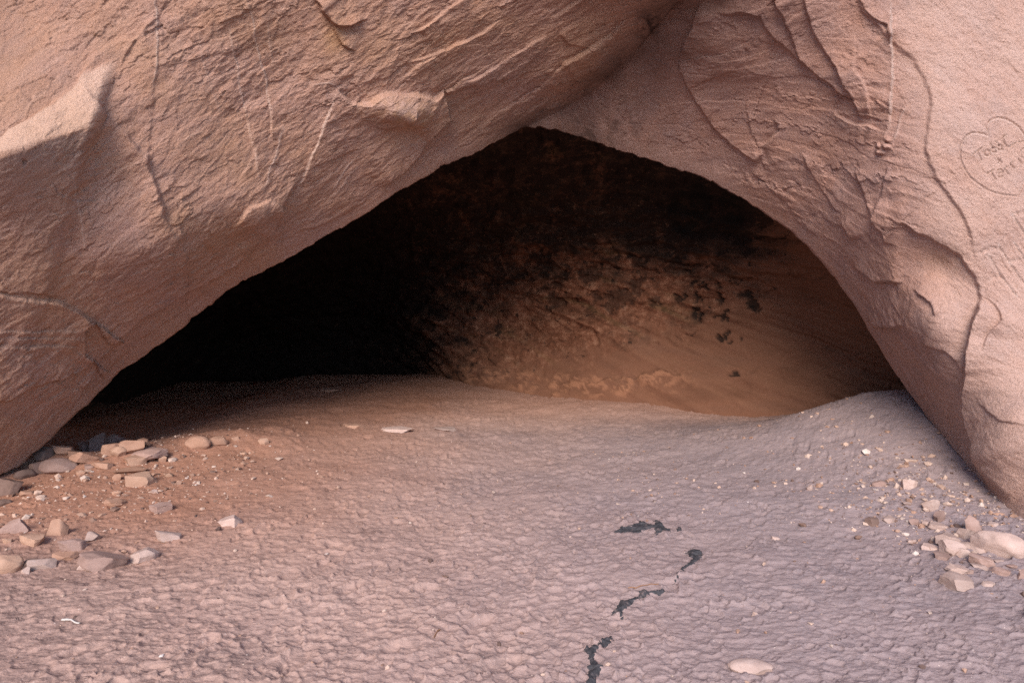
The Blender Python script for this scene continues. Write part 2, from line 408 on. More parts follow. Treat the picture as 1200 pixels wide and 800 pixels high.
CTRL = [(a, float(lip_y(a)), d) for a, d in LIPD] + [
    (0, 300, 4.75), (0, 185, 4.35), (0, 0, 4.65), (150, 220, 5.0), (150, 0, 4.85), (300, 0, 5.1), (300, 150, 5.5), (300, 250, 5.85), (450, 120, 5.9),
    (450, 0, 5.45), (450, 200, 6.3), (600, 0, 5.7), (600, 80, 6.2), (700, 0, 5.85), (700, 80, 6.4), (100, 380, 5.45), (0, 450, 5.1), (200, 300, 5.4),
    (752, 66, 7.1), (720, 115, 7.0), (800, 0, 6.5), (815, -100, 5.5),
    (850, 60, 5.6), (850, 150, 6.15), (900, 0, 5.1), (950, 60, 5.2), (950, 150, 5.45), (1000, 100, 5.0), (1000, 200, 5.2), (1000, 280, 5.45),
    (1050, 300, 5.05), (1050, 380, 5.35), (1090, 440, 5.1), (1045, 130, 4.85),
    (1052, 20, 4.75), (1090, 150, 4.7), (1132, 260, 4.65), (1145, 340, 4.65), (1140, 450, 4.7), (1160, 530, 4.6),
    (1200, 0, 4.6), (1200, 200, 4.55), (1200, 400, 4.5), (1200, 560, 4.4), (1400, 0, 4.5), (1400, 300, 4.4), (1400, 600, 4.2), (1700, 0, 4.2), (1700, 600, 4.0),
    (-200, 0, 4.2), (-200, 300, 4.3), (-500, 0, 3.4), (-500, 300, 3.4), (-500, 550, 3.6),
    (0, -300, 4.2), (300, -300, 4.5), (600, -300, 4.8), (800, -300, 4.2), (1000, -300, 4.5), (1300, -300, 4.3), (-500, -300, 3.1), (1700, -300, 4.1)]
CREASE = [(618, 148, 6.9), (655, 130, 6.9), (690, 110, 6.8), (735, 70, 6.45), (765, 35, 6.1), (795, 0, 5.75), (840, -80, 4.95), (930, -300, 4.3)]
crs = np.array(CREASE)[::-1]
def crease_x(py): return np.interp(py, crs[:, 1], crs[:, 0])
CTRL = [c for c in CTRL if (c[0], c[1]) not in {(752, 66), (720, 115), (800, 0), (815, -100)}]
fitL = tps_fit([c for c in CTRL if c[0] < crease_x(min(c[1], 148)) - 15] + CREASE + [(760, 150, 7.6), (850, 60, 7.3), (900, -60, 6.4)], 0.001)
fitR = tps_fit([c for c in CTRL if c[0] > crease_x(min(c[1], 148)) + 15] + CREASE + [(560, 120, 7.4), (620, 40, 7.3), (680, -60, 6.8)], 0.001)
def rock_depth(px, py):
    a = tps_eval(fitL, px, py); b_ = tps_eval(fitR, px, py); w = sstep(-5, 5, px - crease_x(py)) 
    return a * (1 - w) + b_ * w

cols = np.concatenate([np.arange(-500, -4, 9), np.arange(-4, 1100, 1.35), np.arange(1100, 1212, 0.75), np.arange(1213, 1701, 9)])
NV, NT = 470, 40
PXg = []; PYg = []
tt = np.linspace(0, 1, NV)
lipc = lip_y(cols) + 2.0 * fbm(cols / 16, cols * 0 + 0.3, 0.6, 4, 0.65) + 1.6 * np.round(1.5 * perlin(cols / 45, cols * 0 + 0.7, 0.2))
rows_vis = lipc[None] + (np.minimum(-14, lipc - 100)[None] - lipc[None]) * tt[:, None]
top = rows_vis[-1]
rows_top = top[None] + (-300 - top[None]) * np.linspace(1 / NT, 1, NT)[:, None]
PY = np.concatenate([rows_vis, rows_top], 0); PX = np.repeat(cols[None], len(PY), 0)
D = rock_depth(PX, PY)
WX = 2.6 * fbm(PX / 22, PY / 22, 0.7, 3); WY = 2.6 * fbm(PX / 22, PY / 22, 9.7, 3)      # ragged edges
QX = PX + WX; QY = PY + WY
worn_lit = np.zeros(PX.shape); greyed = np.zeros(PX.shape)
# worn shelf in the upper left corner: its top faces up, the block under it stands forward
shelf_b = np.interp(QX, [-60, 0, 40, 80, 97, 130, 180], [215, 168, 138, 108, 85, 70, 55])      # back edge
shelf_f = np.interp(QX, [-60, 0, 60, 100, 122, 180], [207, 183, 163, 150, 146, 150])           # front edge
fs = np.clip((QY - shelf_b) / np.maximum(shelf_f - shelf_b, 4), 0, 1)
on = sstep(128, 110, QX + 0.30 * (QY - 120)) * sstep(-300, -100, QX)
D = D - on * 0.13 * np.where(QY < shelf_b, 0, np.where(QY < shelf_f, fs, np.exp(-(QY - shelf_f) / 110.0)))
worn_lit += on * sstep(0.0, 0.12, fs) * sstep(1.06, 0.93, (QY - shelf_b) / np.maximum(shelf_f - shelf_b, 4)) * 0.9
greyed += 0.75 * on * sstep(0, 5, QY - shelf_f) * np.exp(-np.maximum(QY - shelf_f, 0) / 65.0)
P0 = at_depth(PX, PY, D)
du = np.gradient(P0, axis=1); dv = np.gradient(P0, axis=0)
Nn = np.cross(du, dv); Nn /= np.linalg.norm(Nn, axis=2, keepdims=True) + 1e-12
tocam = np.array([0, 0, CAM_Z]) - P0
Nn *= np.sign((Nn * tocam).sum(2, keepdims=True))

disp = np.zeros(PX.shape); seam_lit = np.zeros(PX.shape); ochre_glow = np.zeros(PX.shape); soot_shade = np.zeros(PX.shape)

def poly_sd(pts, pad, raw=False):
    P = np.array(pts, float); A = (PX, PY) if raw else (QX, QY)
    m = (A[0] > P[:, 0].min() - pad) & (A[0] < P[:, 0].max() + pad) & (A[1] > P[:, 1].min() - pad) & (A[1] < P[:, 1].max() + pad)
    x = A[0][m]; y = A[1][m]
    best = np.full(x.shape, 1e9); sgn = np.zeros(x.shape); tl = np.zeros(x.shape)
    seg = np.hypot(*np.diff(P, axis=0).T); cum = np.concatenate([[0], np.cumsum(seg)]); tot = cum[-1]
    for k in range(len(P) - 1):
        ax, ay = P[k]; bx, by = P[k + 1]; dx, dy = bx - ax, by - ay
        l2 = dx * dx + dy * dy + 1e-9
        t = np.clip(((x - ax) * dx + (y - ay) * dy) / l2, 0, 1)
        rx, ry = x - ax - t * dx, y - ay - t * dy
        d = np.hypot(rx, ry); cr = dx * ry - dy * rx
        b = d < best - 1e-6
        best = np.where(b, d, best); sgn = np.where(b, np.sign(cr), sgn); tl = np.where(b, (cum[k] + t * seg[k]) / tot, tl)
    return m, best * sgn, best, tl

def ledge(pts, h, decay, edge=2.0, side=1, under=0.35, taper=0.15):
    """a broken edge: rock stands proud on one side (side=1: right of the direction of travel) and dies away"""
    m, s, d, t = poly_sd(pts, decay * 3.2)
    s = s * side; tp = np.clip(np.minimum(t, 1 - t) / taper, 0, 1) if taper else 1.0
    ln = np.hypot(*np.diff(np.array(pts, float), axis=0).T).sum()
    tp = tp * np.clip(0.8 + 0.85 * min(1.0, 16.0 / decay) * fbm(t * ln / 34.0 + pts[0][0], t * 0 + pts[0][1] * 0.37, 0.4, 3, 0.6), 0.12, 1.5)     # broken, uneven
    f = sstep(-edge * 0.5, edge * 0.5, s) * np.exp(-np.maximum(s, 0) / decay)
    g = np.where(s < 0, np.exp(-d / (decay * 0.35 + 2)), 0)
    disp[m] += h * tp * (f - under * g)

def groove(pts, depth, w, mark=0.0, taper=0.06, raw=True):
    m, s, d, t = poly_sd(pts, w * 4, raw)
    tp = np.clip(np.minimum(t, 1 - t) / taper, 0.25, 1)
    disp[m] -= depth * tp * (np.exp(-(d / w) ** 2) - 0.25 * np.exp(-((d - 1.9 * w) / (0.8 * w)) ** 2))
    if mark: seam_lit[m] = np.maximum(seam_lit[m], mark * np.exp(-((s + 0.7 * w) / (0.9 * w)) ** 2))

def rib(pts, h, w, mark=0.6):
    m, s, d, t = poly_sd(pts, w * 5)
    tp = np.clip(np.minimum(t, 1 - t) / 0.2, 0, 1)
    disp[m] += h * tp * np.exp(-(d / w) ** 2)
    seam_lit[m] = np.maximum(seam_lit[m], mark * tp * np.exp(-(d / (w * 1.1)) ** 2))

def blob(cx, cy, rx, ry, ang, h, p=2.0):
    a = math.radians(ang); x = QX - cx; y = QY - cy
    lx = x * math.cos(a) + y * math.sin(a); ly = -x * math.sin(a) + y * math.cos(a)
    q = (np.abs(lx / rx) ** p + np.abs(ly / ry) ** p)
    v = np.exp(-q); disp[...] += h * v; return v

# ---- left mass: broken edges about the worn shelf
ledge([(180, 20), (160, 45), (132, 50), (112, 62), (97, 85), (80, 106), (40, 137), (0, 166), (-60, 210)], 0.03, 26, 5, -1, 0.1, 0.05)
ledge([(98, 92), (108, 112), (122, 132), (140, 150), (158, 168), (172, 182), (182, 215), (192, 255), (208, 288)], 0.06, 60, 7, 1, 0.05, 0.2)
ledge([(183, -10), (184, 40), (184, 80), (179, 110), (176, 150), (172, 190)], 0.010, 70, 4, 1, 0.0, 0.05)
rib([(182, -12), (184, 40), (183, 78), (178, 105)], 0.006, 0.9, 0.9)
ledge([(197, -10), (185, 22), (165, 40), (150, 62), (140, 80)], 0.018, 25, 3, 1)
ledge([(205, 245), (212, 275), (216, 305), (200, 322), (182, 335), (150, 352)], 0.02, 60, 4, 1, 0.05)
ledge([(60, 210), (66, 228), (95, 236), (125, 232)], 0.01, 20, 2, 1)
# light seams
for pts, mk in (([(290, -8), (298, 38), (308, 78), (314, 108), (318, 140), (317, 165)], .8), ([(264, 8), (274, 62), (280, 90), (284, 118), (292, 152), (300, 200), (303, 228)], .55),
                ([(332, 145), (322, 182), (312, 205), (304, 222)], .8), ([(394, 106), (382, 138), (370, 170), (352, 208), (347, 232)], .9),
                ([(230, 25), (242, 85), (255, 120), (262, 150)], .3), ([(312, 20), (318, 50), (324, 80)], .45), ([(84, 190), (88, 225), (96, 265), (100, 300)], .6),
                ([(418, 184), (400, 208), (384, 226)], .8), ([(424, 192), (402, 216), (385, 230)], .5), ([(205, 175), (222, 160), (240, 152)], .2), ([(366, 100), (384, 97), (400, 104)], .5)):
    rib(pts, 0.002 + 0.004 * mk, 0.9, mk)
for pts in ([(314, 100), (318, 140), (317, 165)], [(284, 118), (292, 152), (300, 200)], [(394, 106), (370, 170), (350, 215)]):
    ledge(pts, 0.02, 26, 2.2, -1)
# knob and slab under the apex of the left mass
v = blob(468, 128, 40, 17, 8, 0.13, 2.4); ochre_glow += 0.35 * v * sstep(0.3, 0.9, fbm(PX / 9, PY / 9, 3.1, 2) + 0.6)
ledge([(392, 104), (412, 119), (432, 119), (446, 110), (458, 106), (486, 109), (508, 114), (520, 107), (524, 124), (527, 140), (508, 160), (492, 182), (470, 205), (448, 225)], 0.075, 42, 3, 1, 0.35, 0.06)
ledge([(438, 146), (452, 150), (470, 146), (482, 136), (485, 124)], 0.04, 20, 2.5, -1)
worn_lit += 0.45 * np.exp(-(((QX - 470) / 42) ** 2 + ((QY - 122) / 12) ** 2))  # light on the knob's top, painted as a paler colour
ochre_glow += 0.4 * np.exp(-(((QX - 390) / 14) ** 2 + ((QY - 45) / 22) ** 2))
ledge([(366, -8), (378, 14), (392, 28), (410, 30), (430, 22)], 0.06, 22, 3, -1)
ledge([(384, 12), (392, 38), (400, 52), (418, 60)], 0.03, 20, 2, -1)
# slabby relief running up to the crease
for pts, h in (([(480, 70), (508, 64), (530, 52), (556, 44), (590, 20)], .03), ([(540, 98), (574, 82), (606, 60), (640, 40)], .025), ([(632, 100), (660, 72), (690, 58), (720, 36), (742, 10)], .05),
               ([(690, 58), (668, 52), (655, 40)], .03), ([(558, 150), (600, 122), (640, 96)], .02), ([(486, 40), (520, 14), (550, -8)], .03), ([(640, 24), (668, 8), (690, -10)], .03), ([(470, 96), (492, 72), (515, 66)], .02)):
    ledge(pts, h, 20, 3, 1, 0.3)
# middle: lump above the lower band, and the long crack above the lip
blob(305, 246, 34, 22, -25, 0.09); blob(240, 250, 60, 30, -30, 0.05)
ledge([(352, 205), (330, 232), (322, 262), (308, 282), (290, 298), (262, 318), (235, 335), (205, 352), (170, 368), (140, 392), (112, 428), (98, 452), (80, 488)], 0.05, 55, 3, 1, 0.5, 0.05)
ledge([(430, 236), (390, 258), (350, 272), (330, 282)], 0.03, 30, 3, 1)
ledge([(268, 262), (288, 238), (312, 228), (326, 238), (328, 256)], 0.03, 24, 3, 1)
ledge([(248, 336), (232, 352), (214, 366), (160, 400), (120, 440), (96, 480)], 0.03, 28, 3, 1, 0.4)
# lower left: broken step with lit lower edge
ledge([(-30, 338), (30, 348), (70, 352), (92, 364), (110, 376), (97, 384), (97, 412), (108, 420), (84, 434), (40, 450), (0, 470), (-60, 490)], 0.06, 46, 3, 1, 0.12, 0.03)
ledge([(-40, 330), (10, 340), (50, 341), (72, 352)], 0.015, 25, 2, -1, 0.1)
for yy in (386, 394, 404): ledge([(-30, yy + 2), (40, yy), (98, yy - 4)], 0.016, 9, 2, 1)
blob(20, 300, 70, 60, 0, 0.05); blob(140, 300, 55, 40, -35, 0.04)
# scratched loops on the grey face
groove([(70, 192), (73, 180), (82, 173), (95, 176), (112, 186), (124, 188)], 0.003, 0.9); groove([(125, 196), (112, 200), (95, 204), (88, 212), (94, 221), (110, 219), (118, 214)], 0.003, 0.9)
groove([(40, 276), (48, 268), (60, 268), (66, 278), (58, 288), (44, 288), (40, 278)], 0.004, 1.0)
blob(27, 189, 2.5, 2.5, 0, -0.03)

# ---- crease and apex: a soot spot, plus the recess's shade put into the colour
soot_shade += 0.55 * np.exp(-(((QX - 760) / 18) ** 2 + ((QY - 28) / 16) ** 2)) * sstep(0.1, 0.6, fbm(PX / 12, PY / 12, 5.5, 3) + 0.3)
soot_shade += 0.35 * np.exp(-(((QX - 720) / 60) ** 2 + ((QY - 150) / 22) ** 2)) * sstep(0.0, 0.6, fbm(PX / 15, PY / 15, 6.5, 3) + 0.2)
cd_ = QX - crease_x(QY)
soot_shade += 0.8 * np.where(cd_ > 0, np.exp(-(cd_ / 95.0) ** 2), np.exp(-(cd_ / 32.0) ** 2)) * sstep(-120, 30, QY) * sstep(230, 170, QY - 0.25 * np.maximum(QX - 700, 0)) * (0.75 + 0.4 * fbm(PX / 40, PY / 40, 8.5, 4))
soot_shade += 0.35 * np.exp(-np.maximum(lip_y(QX) - QY, 0) / 26.0) * sstep(430, 560, QX) * sstep(980, 820, QX)  # light falling off towards the lip, painted as a darker band
# ---- right mass: scalloped flakes, ridge, scoop
ledge([(838, 16), (868, 13), (892, 18), (903, 38), (920, 58), (945, 76), (968, 96), (986, 112), (1004, 122)], 0.046, 42, 4.5, -1, 0.12, 0.1)
ledge([(940, -10), (950, 26), (962, 52), (980, 78), (990, 98), (1000, 118), (1008, 142)], 0.043, 42, 4.5, -1, 0.12, 0.08)
ledge([(905, -10), (924, 30), (934, 62), (955, 84)], 0.035, 30, 3, -1)
ledge([(797, 62), (796, 84), (806, 104), (824, 132), (845, 158), (866, 176), (888, 188), (900, 176)], 0.046, 50, 4.5, -1, 0.12, 0.08)
ledge([(823, 0), (815, 30), (806, 44), (797, 66)], 0.05, 30, 5, -1)
ledge([(1000, -12), (1012, 14), (1028, 30), (1041, 46), (1058, 62), (1072, 72), (1082, 92), (1090, 118), (1089, 150), (1086, 178), (1096, 204), (1112, 228), (1126, 250), (1136, 274), (1140, 296)], 0.030, 50, 6.0, -1, 0.05, 0.06)
ledge([(1003, -10), (1014, 10), (1030, 26), (1040, 30), (1041, 46)], 0.04, 14, 2, -1)
rib([(1044, -12), (1045, 50), (1047, 80), (1045, 120), (1040, 160)], 0.01, 1.1, .7); ledge([(1044, -12), (1045, 50), (1047, 80), (1045, 120), (1038, 168)], 0.03, 18, 2, 1)
rib([(1062, 120), (1052, 150), (1046, 168)], 0.008, 1.3, .4)
for k in range(7):
    a = k * 0.9; blob(1036 + 7 * math.cos(a * 2.1), 170 + 8 * math.sin(a * 1.7), 3.0, 2.6, 0, 0.03)
ledge([(975, 130), (990, 142), (1002, 146), (1016, 146), (1032, 152)], 0.05, 16, 2.5, 1)
ledge([(1000, 198), (1008, 220), (1018, 242), (1026, 262), (1038, 282), (1050, 288)], 0.037, 40, 4.5, -1, 0.12)
ledge([(1046, 264), (1060, 262), (1072, 272), (1090, 278), (1108, 290), (1124, 302), (1140, 318), (1148, 334), (1150, 350), (1142, 364), (1136, 384)], 0.045, 45, 4.5, -1, 0.12, 0.08)
blob(1100, 318, 46, 28, 35, -0.12); ochre_glow += 0.22 * np.exp(-(((QX - 1100) / 26) ** 2 + ((QY - 305) / 14) ** 2))
ledge([(1148, 352), (1140, 372), (1135, 395), (1133, 430), (1132, 462), (1136, 485), (1142, 512), (1150, 545), (1160, 572), (1180, 596)], 0.11, 55, 4, -1, 0.35, 0.05)
ledge([(1150, 345), (1166, 358), (1170, 376), (1158, 392), (1150, 410)], 0.03, 22, 2.5, -1)
ledge([(1150, 470), (1165, 482), (1180, 494), (1205, 500)], 0.03, 20, 3, -1)
ledge([(1010, 372), (1028, 382), (1046, 384), (1060, 380)], 0.04, 22, 3, -1); ledge([(1000, 310), (1012, 320), (1030, 330), (1058, 330)], 0.03, 24, 3, -1)
for pts, h in (([(905, 140), (912, 152), (902, 166), (893, 172)], .05), ([(985, 262), (992, 270), (996, 282)], .03), ([(1030, 230), (1022, 262), (1018, 285)], .02), ([(1042, 195), (1032, 230), (1026, 255)], .02), ([(1022, 140), (1020, 120), (1005, 80), (1002, 40)], .02),
               ([(872, 118), (884, 160), (900, 200)], .02), ([(940, 180), (960, 220), (985, 250)], .03), ([(880, 200), (920, 235), (960, 280)], .03), ([(1070, 340), (1090, 352), (1098, 372)], .03), ([(1080, 400), (1110, 412), (1130, 440)], .03), ([(1040, 340), (1060, 372), (1075, 402)], .02)):
    ledge(pts, h * 0.9, 16, 2.5, -1, 0.3)
blob(1085, 385, 40, 30, 30, 0.05)

# ---- carved heart, names and initials on the front face
def zA(pts): return [(1110 + a / 6.667, 120 + b / 6.667) for a, b in pts]
def zB(pts): return [(1110 + a / 6.667, 230 + b / 6.667) for a, b in pts]
def circ(cx, cy, r, n=12, a0=0.0, a1=360.0): return [(cx + r * math.cos(math.radians(a0 + (a1 - a0) * k / n)), cy + r * math.sin(math.radians(a0 + (a1 - a0) * k / n))) for k in range(n + 1)]
carve = [[(315, 265), (280, 250), (230, 242), (185, 242), (150, 262), (118, 305), (98, 360), (93, 410), (108, 470), (135, 530), (180, 590), (240, 640), (310, 685), (380, 712), (450, 725), (550, 735), (590, 650), (622, 520), (638, 400), (625, 310), (598, 245), (560, 195), (510, 158), (450, 130), (400, 122), (355, 130), (322, 155), (308, 200), (315, 265)]]
names = [[(192, 410), (272, 356)], [(232, 384), (266, 455)], circ(310, 398, 23), circ(362, 374, 19), [(328, 318), (384, 398)], circ(410, 356, 19), [(372, 303), (436, 378)],
         [(462, 256), (437, 272), (437, 315), (462, 345), (495, 346), (520, 325), (545, 312), (600, 310)], [(388, 440), (424, 474)], [(420, 440), (398, 478)],
         [(305, 562), (367, 524)], [(338, 546), (376, 608)], [(385, 562), (430, 545), (418, 526), (395, 532), (384, 560), (400, 588), (440, 578)],
         [(440, 518), (478, 566)], [(452, 528), (468, 500)], [(486, 478), (524, 520)], [(496, 492), (508, 466)], [(548, 440), (588, 482)], [(605, 358), (576, 378), (574, 425), (606, 442)]]
for p in carve: groove(zA(p), 0.011, 1.1, 0.7, 0.001)
for p in names: groove(zA(p), 0.011, 0.95, 0.65, 0.01)
for p in [[(505, 150), (550, 225), (610, 315)], [(395, 385), (470, 510), (610, 705)], [(320, 460), (410, 620), (530, 780)], [(520, 370), (610, 505)]]: groove(zB(p), 0.011, 1.7, 0.85)
for p in [[(505, 150), (605, 128)], [(250, 445), (330, 405), (390, 412)], [(480, 515), (610, 495)], [(340, 660), (390, 625), (430, 640)]]: groove(zB(p), 0.008, 2.4, 0.4)

# ---- overall relief: pecked and striated along the bedding of each side
crx = crease_x(PY); rgt = sstep(-12, 12, PX - crx)
angL = math.radians(-36); angR = math.radians(58); front = rgt * sstep(1040, 1110, PX + 0.12 * (200 - PY)); rev = rgt * (1 - front)
sc = D / F
def rot(a): return ((PX * math.cos(a) + PY * math.sin(a)) * sc, (-PX * math.sin(a) + PY * math.cos(a)) * sc)
aL, bL = rot(angL); aR, bR = rot(angR); aF, bF = rot(math.radians(50))
wl_ = 0.10 * perlin(PX / 60, PY / 60, 2.2); jt = 0.35 * fbm(PX / 9, PY / 9, 6.1, 2)
rel_L = 0.010 * fbm(aL * 3, bL * 6, 4.4, 5, 0.62) + facets(aL * 5 + jt, bL * 11 + jt, 9, 0.009, 0.010) + facets(aL * 13 + jt, bL * 27 + jt, 50, 0.005, 0.006)
rel_R = 0.010 * fbm(aR * 3, bR * 9, 6.4, 5, 0.62) + facets(aR * 3.5 + jt, bR * 14 + jt, 29, 0.010, 0.010) + facets(aR * 10 + jt, bR * 30 + jt, 70, 0.005, 0.006)
rel_F = 0.005 * fbm(aF * 12, bF * 20, 8.4, 4, 0.65) + facets(aF * 14 + jt, bF * 24 + jt, 20, 0.003, 0.004)
rel = rel_L * (1 - rgt) + rel_R * rev + rel_F * front
rough_amt = 0.55 + 0.6 * sstep(-0.3, 0.5, fbm(PX / 120, PY / 120, 3.9, 2))
rel = rel * rough_amt * (1 - 0.65 * np.clip(worn_lit + 0.5 * greyed, 0, 1))
d1, d2, idv = worley(aL * 3.2 + 2.2 * wl_, bL * 5.2 + 0.15 * fbm(PX / 30, PY / 30, 1.9, 2), 77)
flk = (idv - 0.5) * 0.010 * sstep(0.0, 0.08, d2 - d1)
worn_lit += 0.25 * front; seam_lit = np.maximum(seam_lit, 0.28 * front * (0.6 + 0.5 * fbm(PX / 50, PY / 50, 2.7, 3))); ochre_glow += (1 - rgt) * np.clip(0.20 + 0.22 * fbm(PX / 110, PY / 80, 7.1, 4), 0, 0.5)  # brighter light on the front face and warm glow at left, painted in
disp += rel + flk * (1 - front) * (1 - np.clip(worn_lit + greyed, 0, 1)) + 0.05 * fbm(PX / 150, PY / 150, 0.9, 2) * (1 - 0.6 * front)
lipd = (lipc[None] - PY)
disp *= 0.12 + 0.88 * sstep(0, 26, lipd)
tv = tocam / np.linalg.norm(tocam, axis=2, keepdims=True); dirn = Nn * 0.55 + tv * 0.45; dirn /= np.linalg.norm(dirn, axis=2, keepdims=True)
P1 = P0 + dirn * disp[..., None]

# lip rolls over and runs back into the roof of the cave
lp = P1[0]; kk = np.ones(61) / 61; lps = np.stack([np.convolve(np.pad(lp[:, k], 30, mode='edge'), kk, 'valid') for k in range(3)], -1); tan = np.gradient(lps, axis=0); tan[:, 1] = 0; tan /= np.linalg.norm(tan, axis=1, keepdims=True)
outw = np.stack([-tan[:, 2], 0 * tan[:, 0], tan[:, 0]], -1); outw[:, 2] = np.maximum(outw[:, 2], -0.2)
back = []
rr = (0.10 + 0.05 * fbm(cols / 60, cols * 0, 3.3, 3))[:, None]
B = np.array([0, 1.0, 0])
for a in (18, 36, 54, 72, 90):
    a = math.radians(a); back.append(lp + rr * (math.sin(a) * 1.6 * B + (1 - math.cos(a)) * outw))
for kb, ko in ((0.25, 0.18), (0.6, 0.48), (1.0, 0.85), (1.5, 1.35), (2.2, 2.0)): back.append(lp + rr * 1.0 * B + kb * B + ko * outw)
back = np.array(back[::-1])
nb = len(back)
# above the frame: the cliff goes on up, then the plateau runs back
tp = P1[-1]; ups = []
for z, yo in ((0.4, -0.1), (1.0, -0.1), (2.0, 0.2), (3.5, 1.2), (5.5, 2.9), (7.5, 4.6), (8.3, 5.6), (8.6, 10.0), (8.8, 50.0)):
    q = tp.copy(); q[:, 2] += z + 0.15 * fbm(tp[:, 0], tp[:, 0] * 0 + z, 2.2, 2); q[:, 1] += yo + (0.25 * fbm(tp[:, 0] * 0.7, tp[:, 0] * 0 + z, 4.2, 3) if z < 8 else 0)
    ups.append(q)
ALL = np.concatenate([back, P1, np.array(ups)], 0)
nr, nc = ALL.shape[:2]
def padrows(a, base): return np.concatenate([np.repeat(base[:1], nb, 0), base, np.repeat(base[-1:], len(ups), 0)], 0)
strata = np.stack([np.where(rgt > 0.5, aR, aL), np.where(rgt > 0.5, bR, bL), 0 * aL], -1)
at_ = {k: padrows(None, np.clip(v, 0, 1)) for k, v in (('seam_lit', seam_lit), ('worn_lit', worn_lit), ('greyed', greyed), ('ochre_glow', ochre_glow), ('soot_shade', soot_shade))}
st_ = padrows(None, strata); rg = padrows(None, rgt)
# to both sides the cliff goes on
extL = [1, 3, 7, 14, 30]; left = []
for k in extL[::-1]:
    q = ALL[:, 0].copy(); q[:, 0] -= k; q[:, 1] -= 0.25 * k * (k < 14) + 3.0 * (k >= 14); left.append(q)
right = []
for k in extL:
    q = ALL[:, -1].copy(); q[:, 0] += k; q[:, 1] -= 0.10 * k; right.append(q)
ALL = np.concatenate([np.array(left).transpose(1, 0, 2), ALL, np.array(right).transpose(1, 0, 2)], 1)
def padc(a): return np.concatenate([np.repeat(a[:, :1], 5, 1), a, np.repeat(a[:, -1:], 5, 1)], 1)
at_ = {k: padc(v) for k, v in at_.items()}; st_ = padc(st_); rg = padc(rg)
nr, nc = ALL.shape[:2]
FA = grid_faces(nr, nc)
side = rg.ravel()[FA].mean(1) > 0.5
def sub_mesh(name, sel):
    f = FA[sel]; used, inv = np.unique(f, return_inverse=True)
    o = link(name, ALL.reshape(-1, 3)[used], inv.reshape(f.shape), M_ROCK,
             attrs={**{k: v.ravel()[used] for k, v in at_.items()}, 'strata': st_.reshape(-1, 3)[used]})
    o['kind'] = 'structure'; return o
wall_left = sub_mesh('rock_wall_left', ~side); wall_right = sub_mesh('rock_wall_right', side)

# ------------------------------------------------------------------ inside of the cave
CH = [(-150, 560, 6.6), (0, 500, 8.0), (150, 480, 10.2), (270, 437, 13.2), (350, 420, 13.6), (450, 435, 13.2), (505, 430, 12.2), (545, 435, 11.2), (640, 462, 9.75), (750, 478, 8.9), (850, 490, 8.2), (980, 480, 7.75), (1060, 470, 7.4), (1180, 500, 6.8),
      (620, 300, 10.4), (620, 380, 10.9), (620, 200, 8.8), (620, 148, 8.0), (620, 60, 6.9), (400, 330, 12.6), (400, 240, 9.8), (300, 280, 9.2), (470, 350, 12.4), (540, 360, 11.4), (800, 380, 9.1), (800, 300, 8.9), (800, 200, 7.8), (800, 110, 6.9),
      (950, 400, 8.0), (950, 330, 7.8), (950, 260, 7.2), (1050, 380, 7.1), (1100, 300, 6.4), (250, 380, 12.0), (200, 340, 9.0), (130, 430, 9.2), (60, 460, 8.0), (0, 420, 7.0), (150, 260, 7.0), (400, 130, 7.2), (300, 180, 7.0), (900, 150, 6.6), (1000, 200, 6.4),
      (700, 420, 9.7), (860, 430, 8.5), (640, 620, 9.5), (300, 620, 12.0), (1000, 620, 7.6)]
cfit = tps_fit(CH, 0.003)
cx_ = np.arange(-150, 1200, 2.2); cy_ = np.arange(56, 560, 2.0)
CPX, CPY = np.meshgrid(cx_, cy_); CD = tps_eval(cfit, CPX, CPY)
C0 = at_depth(CPX, CPY, CD)
PX, PY = CPX, CPY; QX = PX + 7 * fbm(PX / 20, PY / 20, 1.7, 4, 0.65); QY = PY + 7 * fbm(PX / 20, PY / 20, 6.7, 4, 0.65)
disp = np.zeros(PX.shape); seam_lit = disp.copy()
s = CD / F
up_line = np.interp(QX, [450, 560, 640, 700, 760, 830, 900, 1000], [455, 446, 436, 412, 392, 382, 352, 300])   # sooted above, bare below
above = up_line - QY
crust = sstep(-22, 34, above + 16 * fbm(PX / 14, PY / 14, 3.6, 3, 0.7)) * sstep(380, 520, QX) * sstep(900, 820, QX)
soot_shade_m = 0.15 + 0.85 * sstep(20, 150, above) + 0.35 * sstep(560, 400, QX) - 0.30 * np.exp(-(((QX - 640) / 120) ** 2 + ((QY - 325) / 40) ** 2))
soot_shade_m += 0.9 * np.exp(-(((QX - 820) / 60) ** 2 + ((QY - 245) / 45) ** 2)) - 0.4 * sstep(900, 960, QX) * sstep(210, 260, QY)
soot_shade_m = np.where(above < 0, -0.75 + sstep(-30, 0, above) * 0.85, soot_shade_m) + 1.1 * sstep(90, -170, QX - 505 - 0.75 * (QY - 385)) + 0.3*fbm(PX / 60, PY / 35, 2.9, 4)  # darkness of the deep left passage is painted into this mask
spot = np.zeros(PX.shape)
QX = QX + 4 * fbm(PX / 6, PY / 6, 4.1, 3, 0.7); QY = QY + 3 * fbm(PX / 6, PY / 6, 8.3, 3, 0.7)
rs = np.random.default_rng(5)
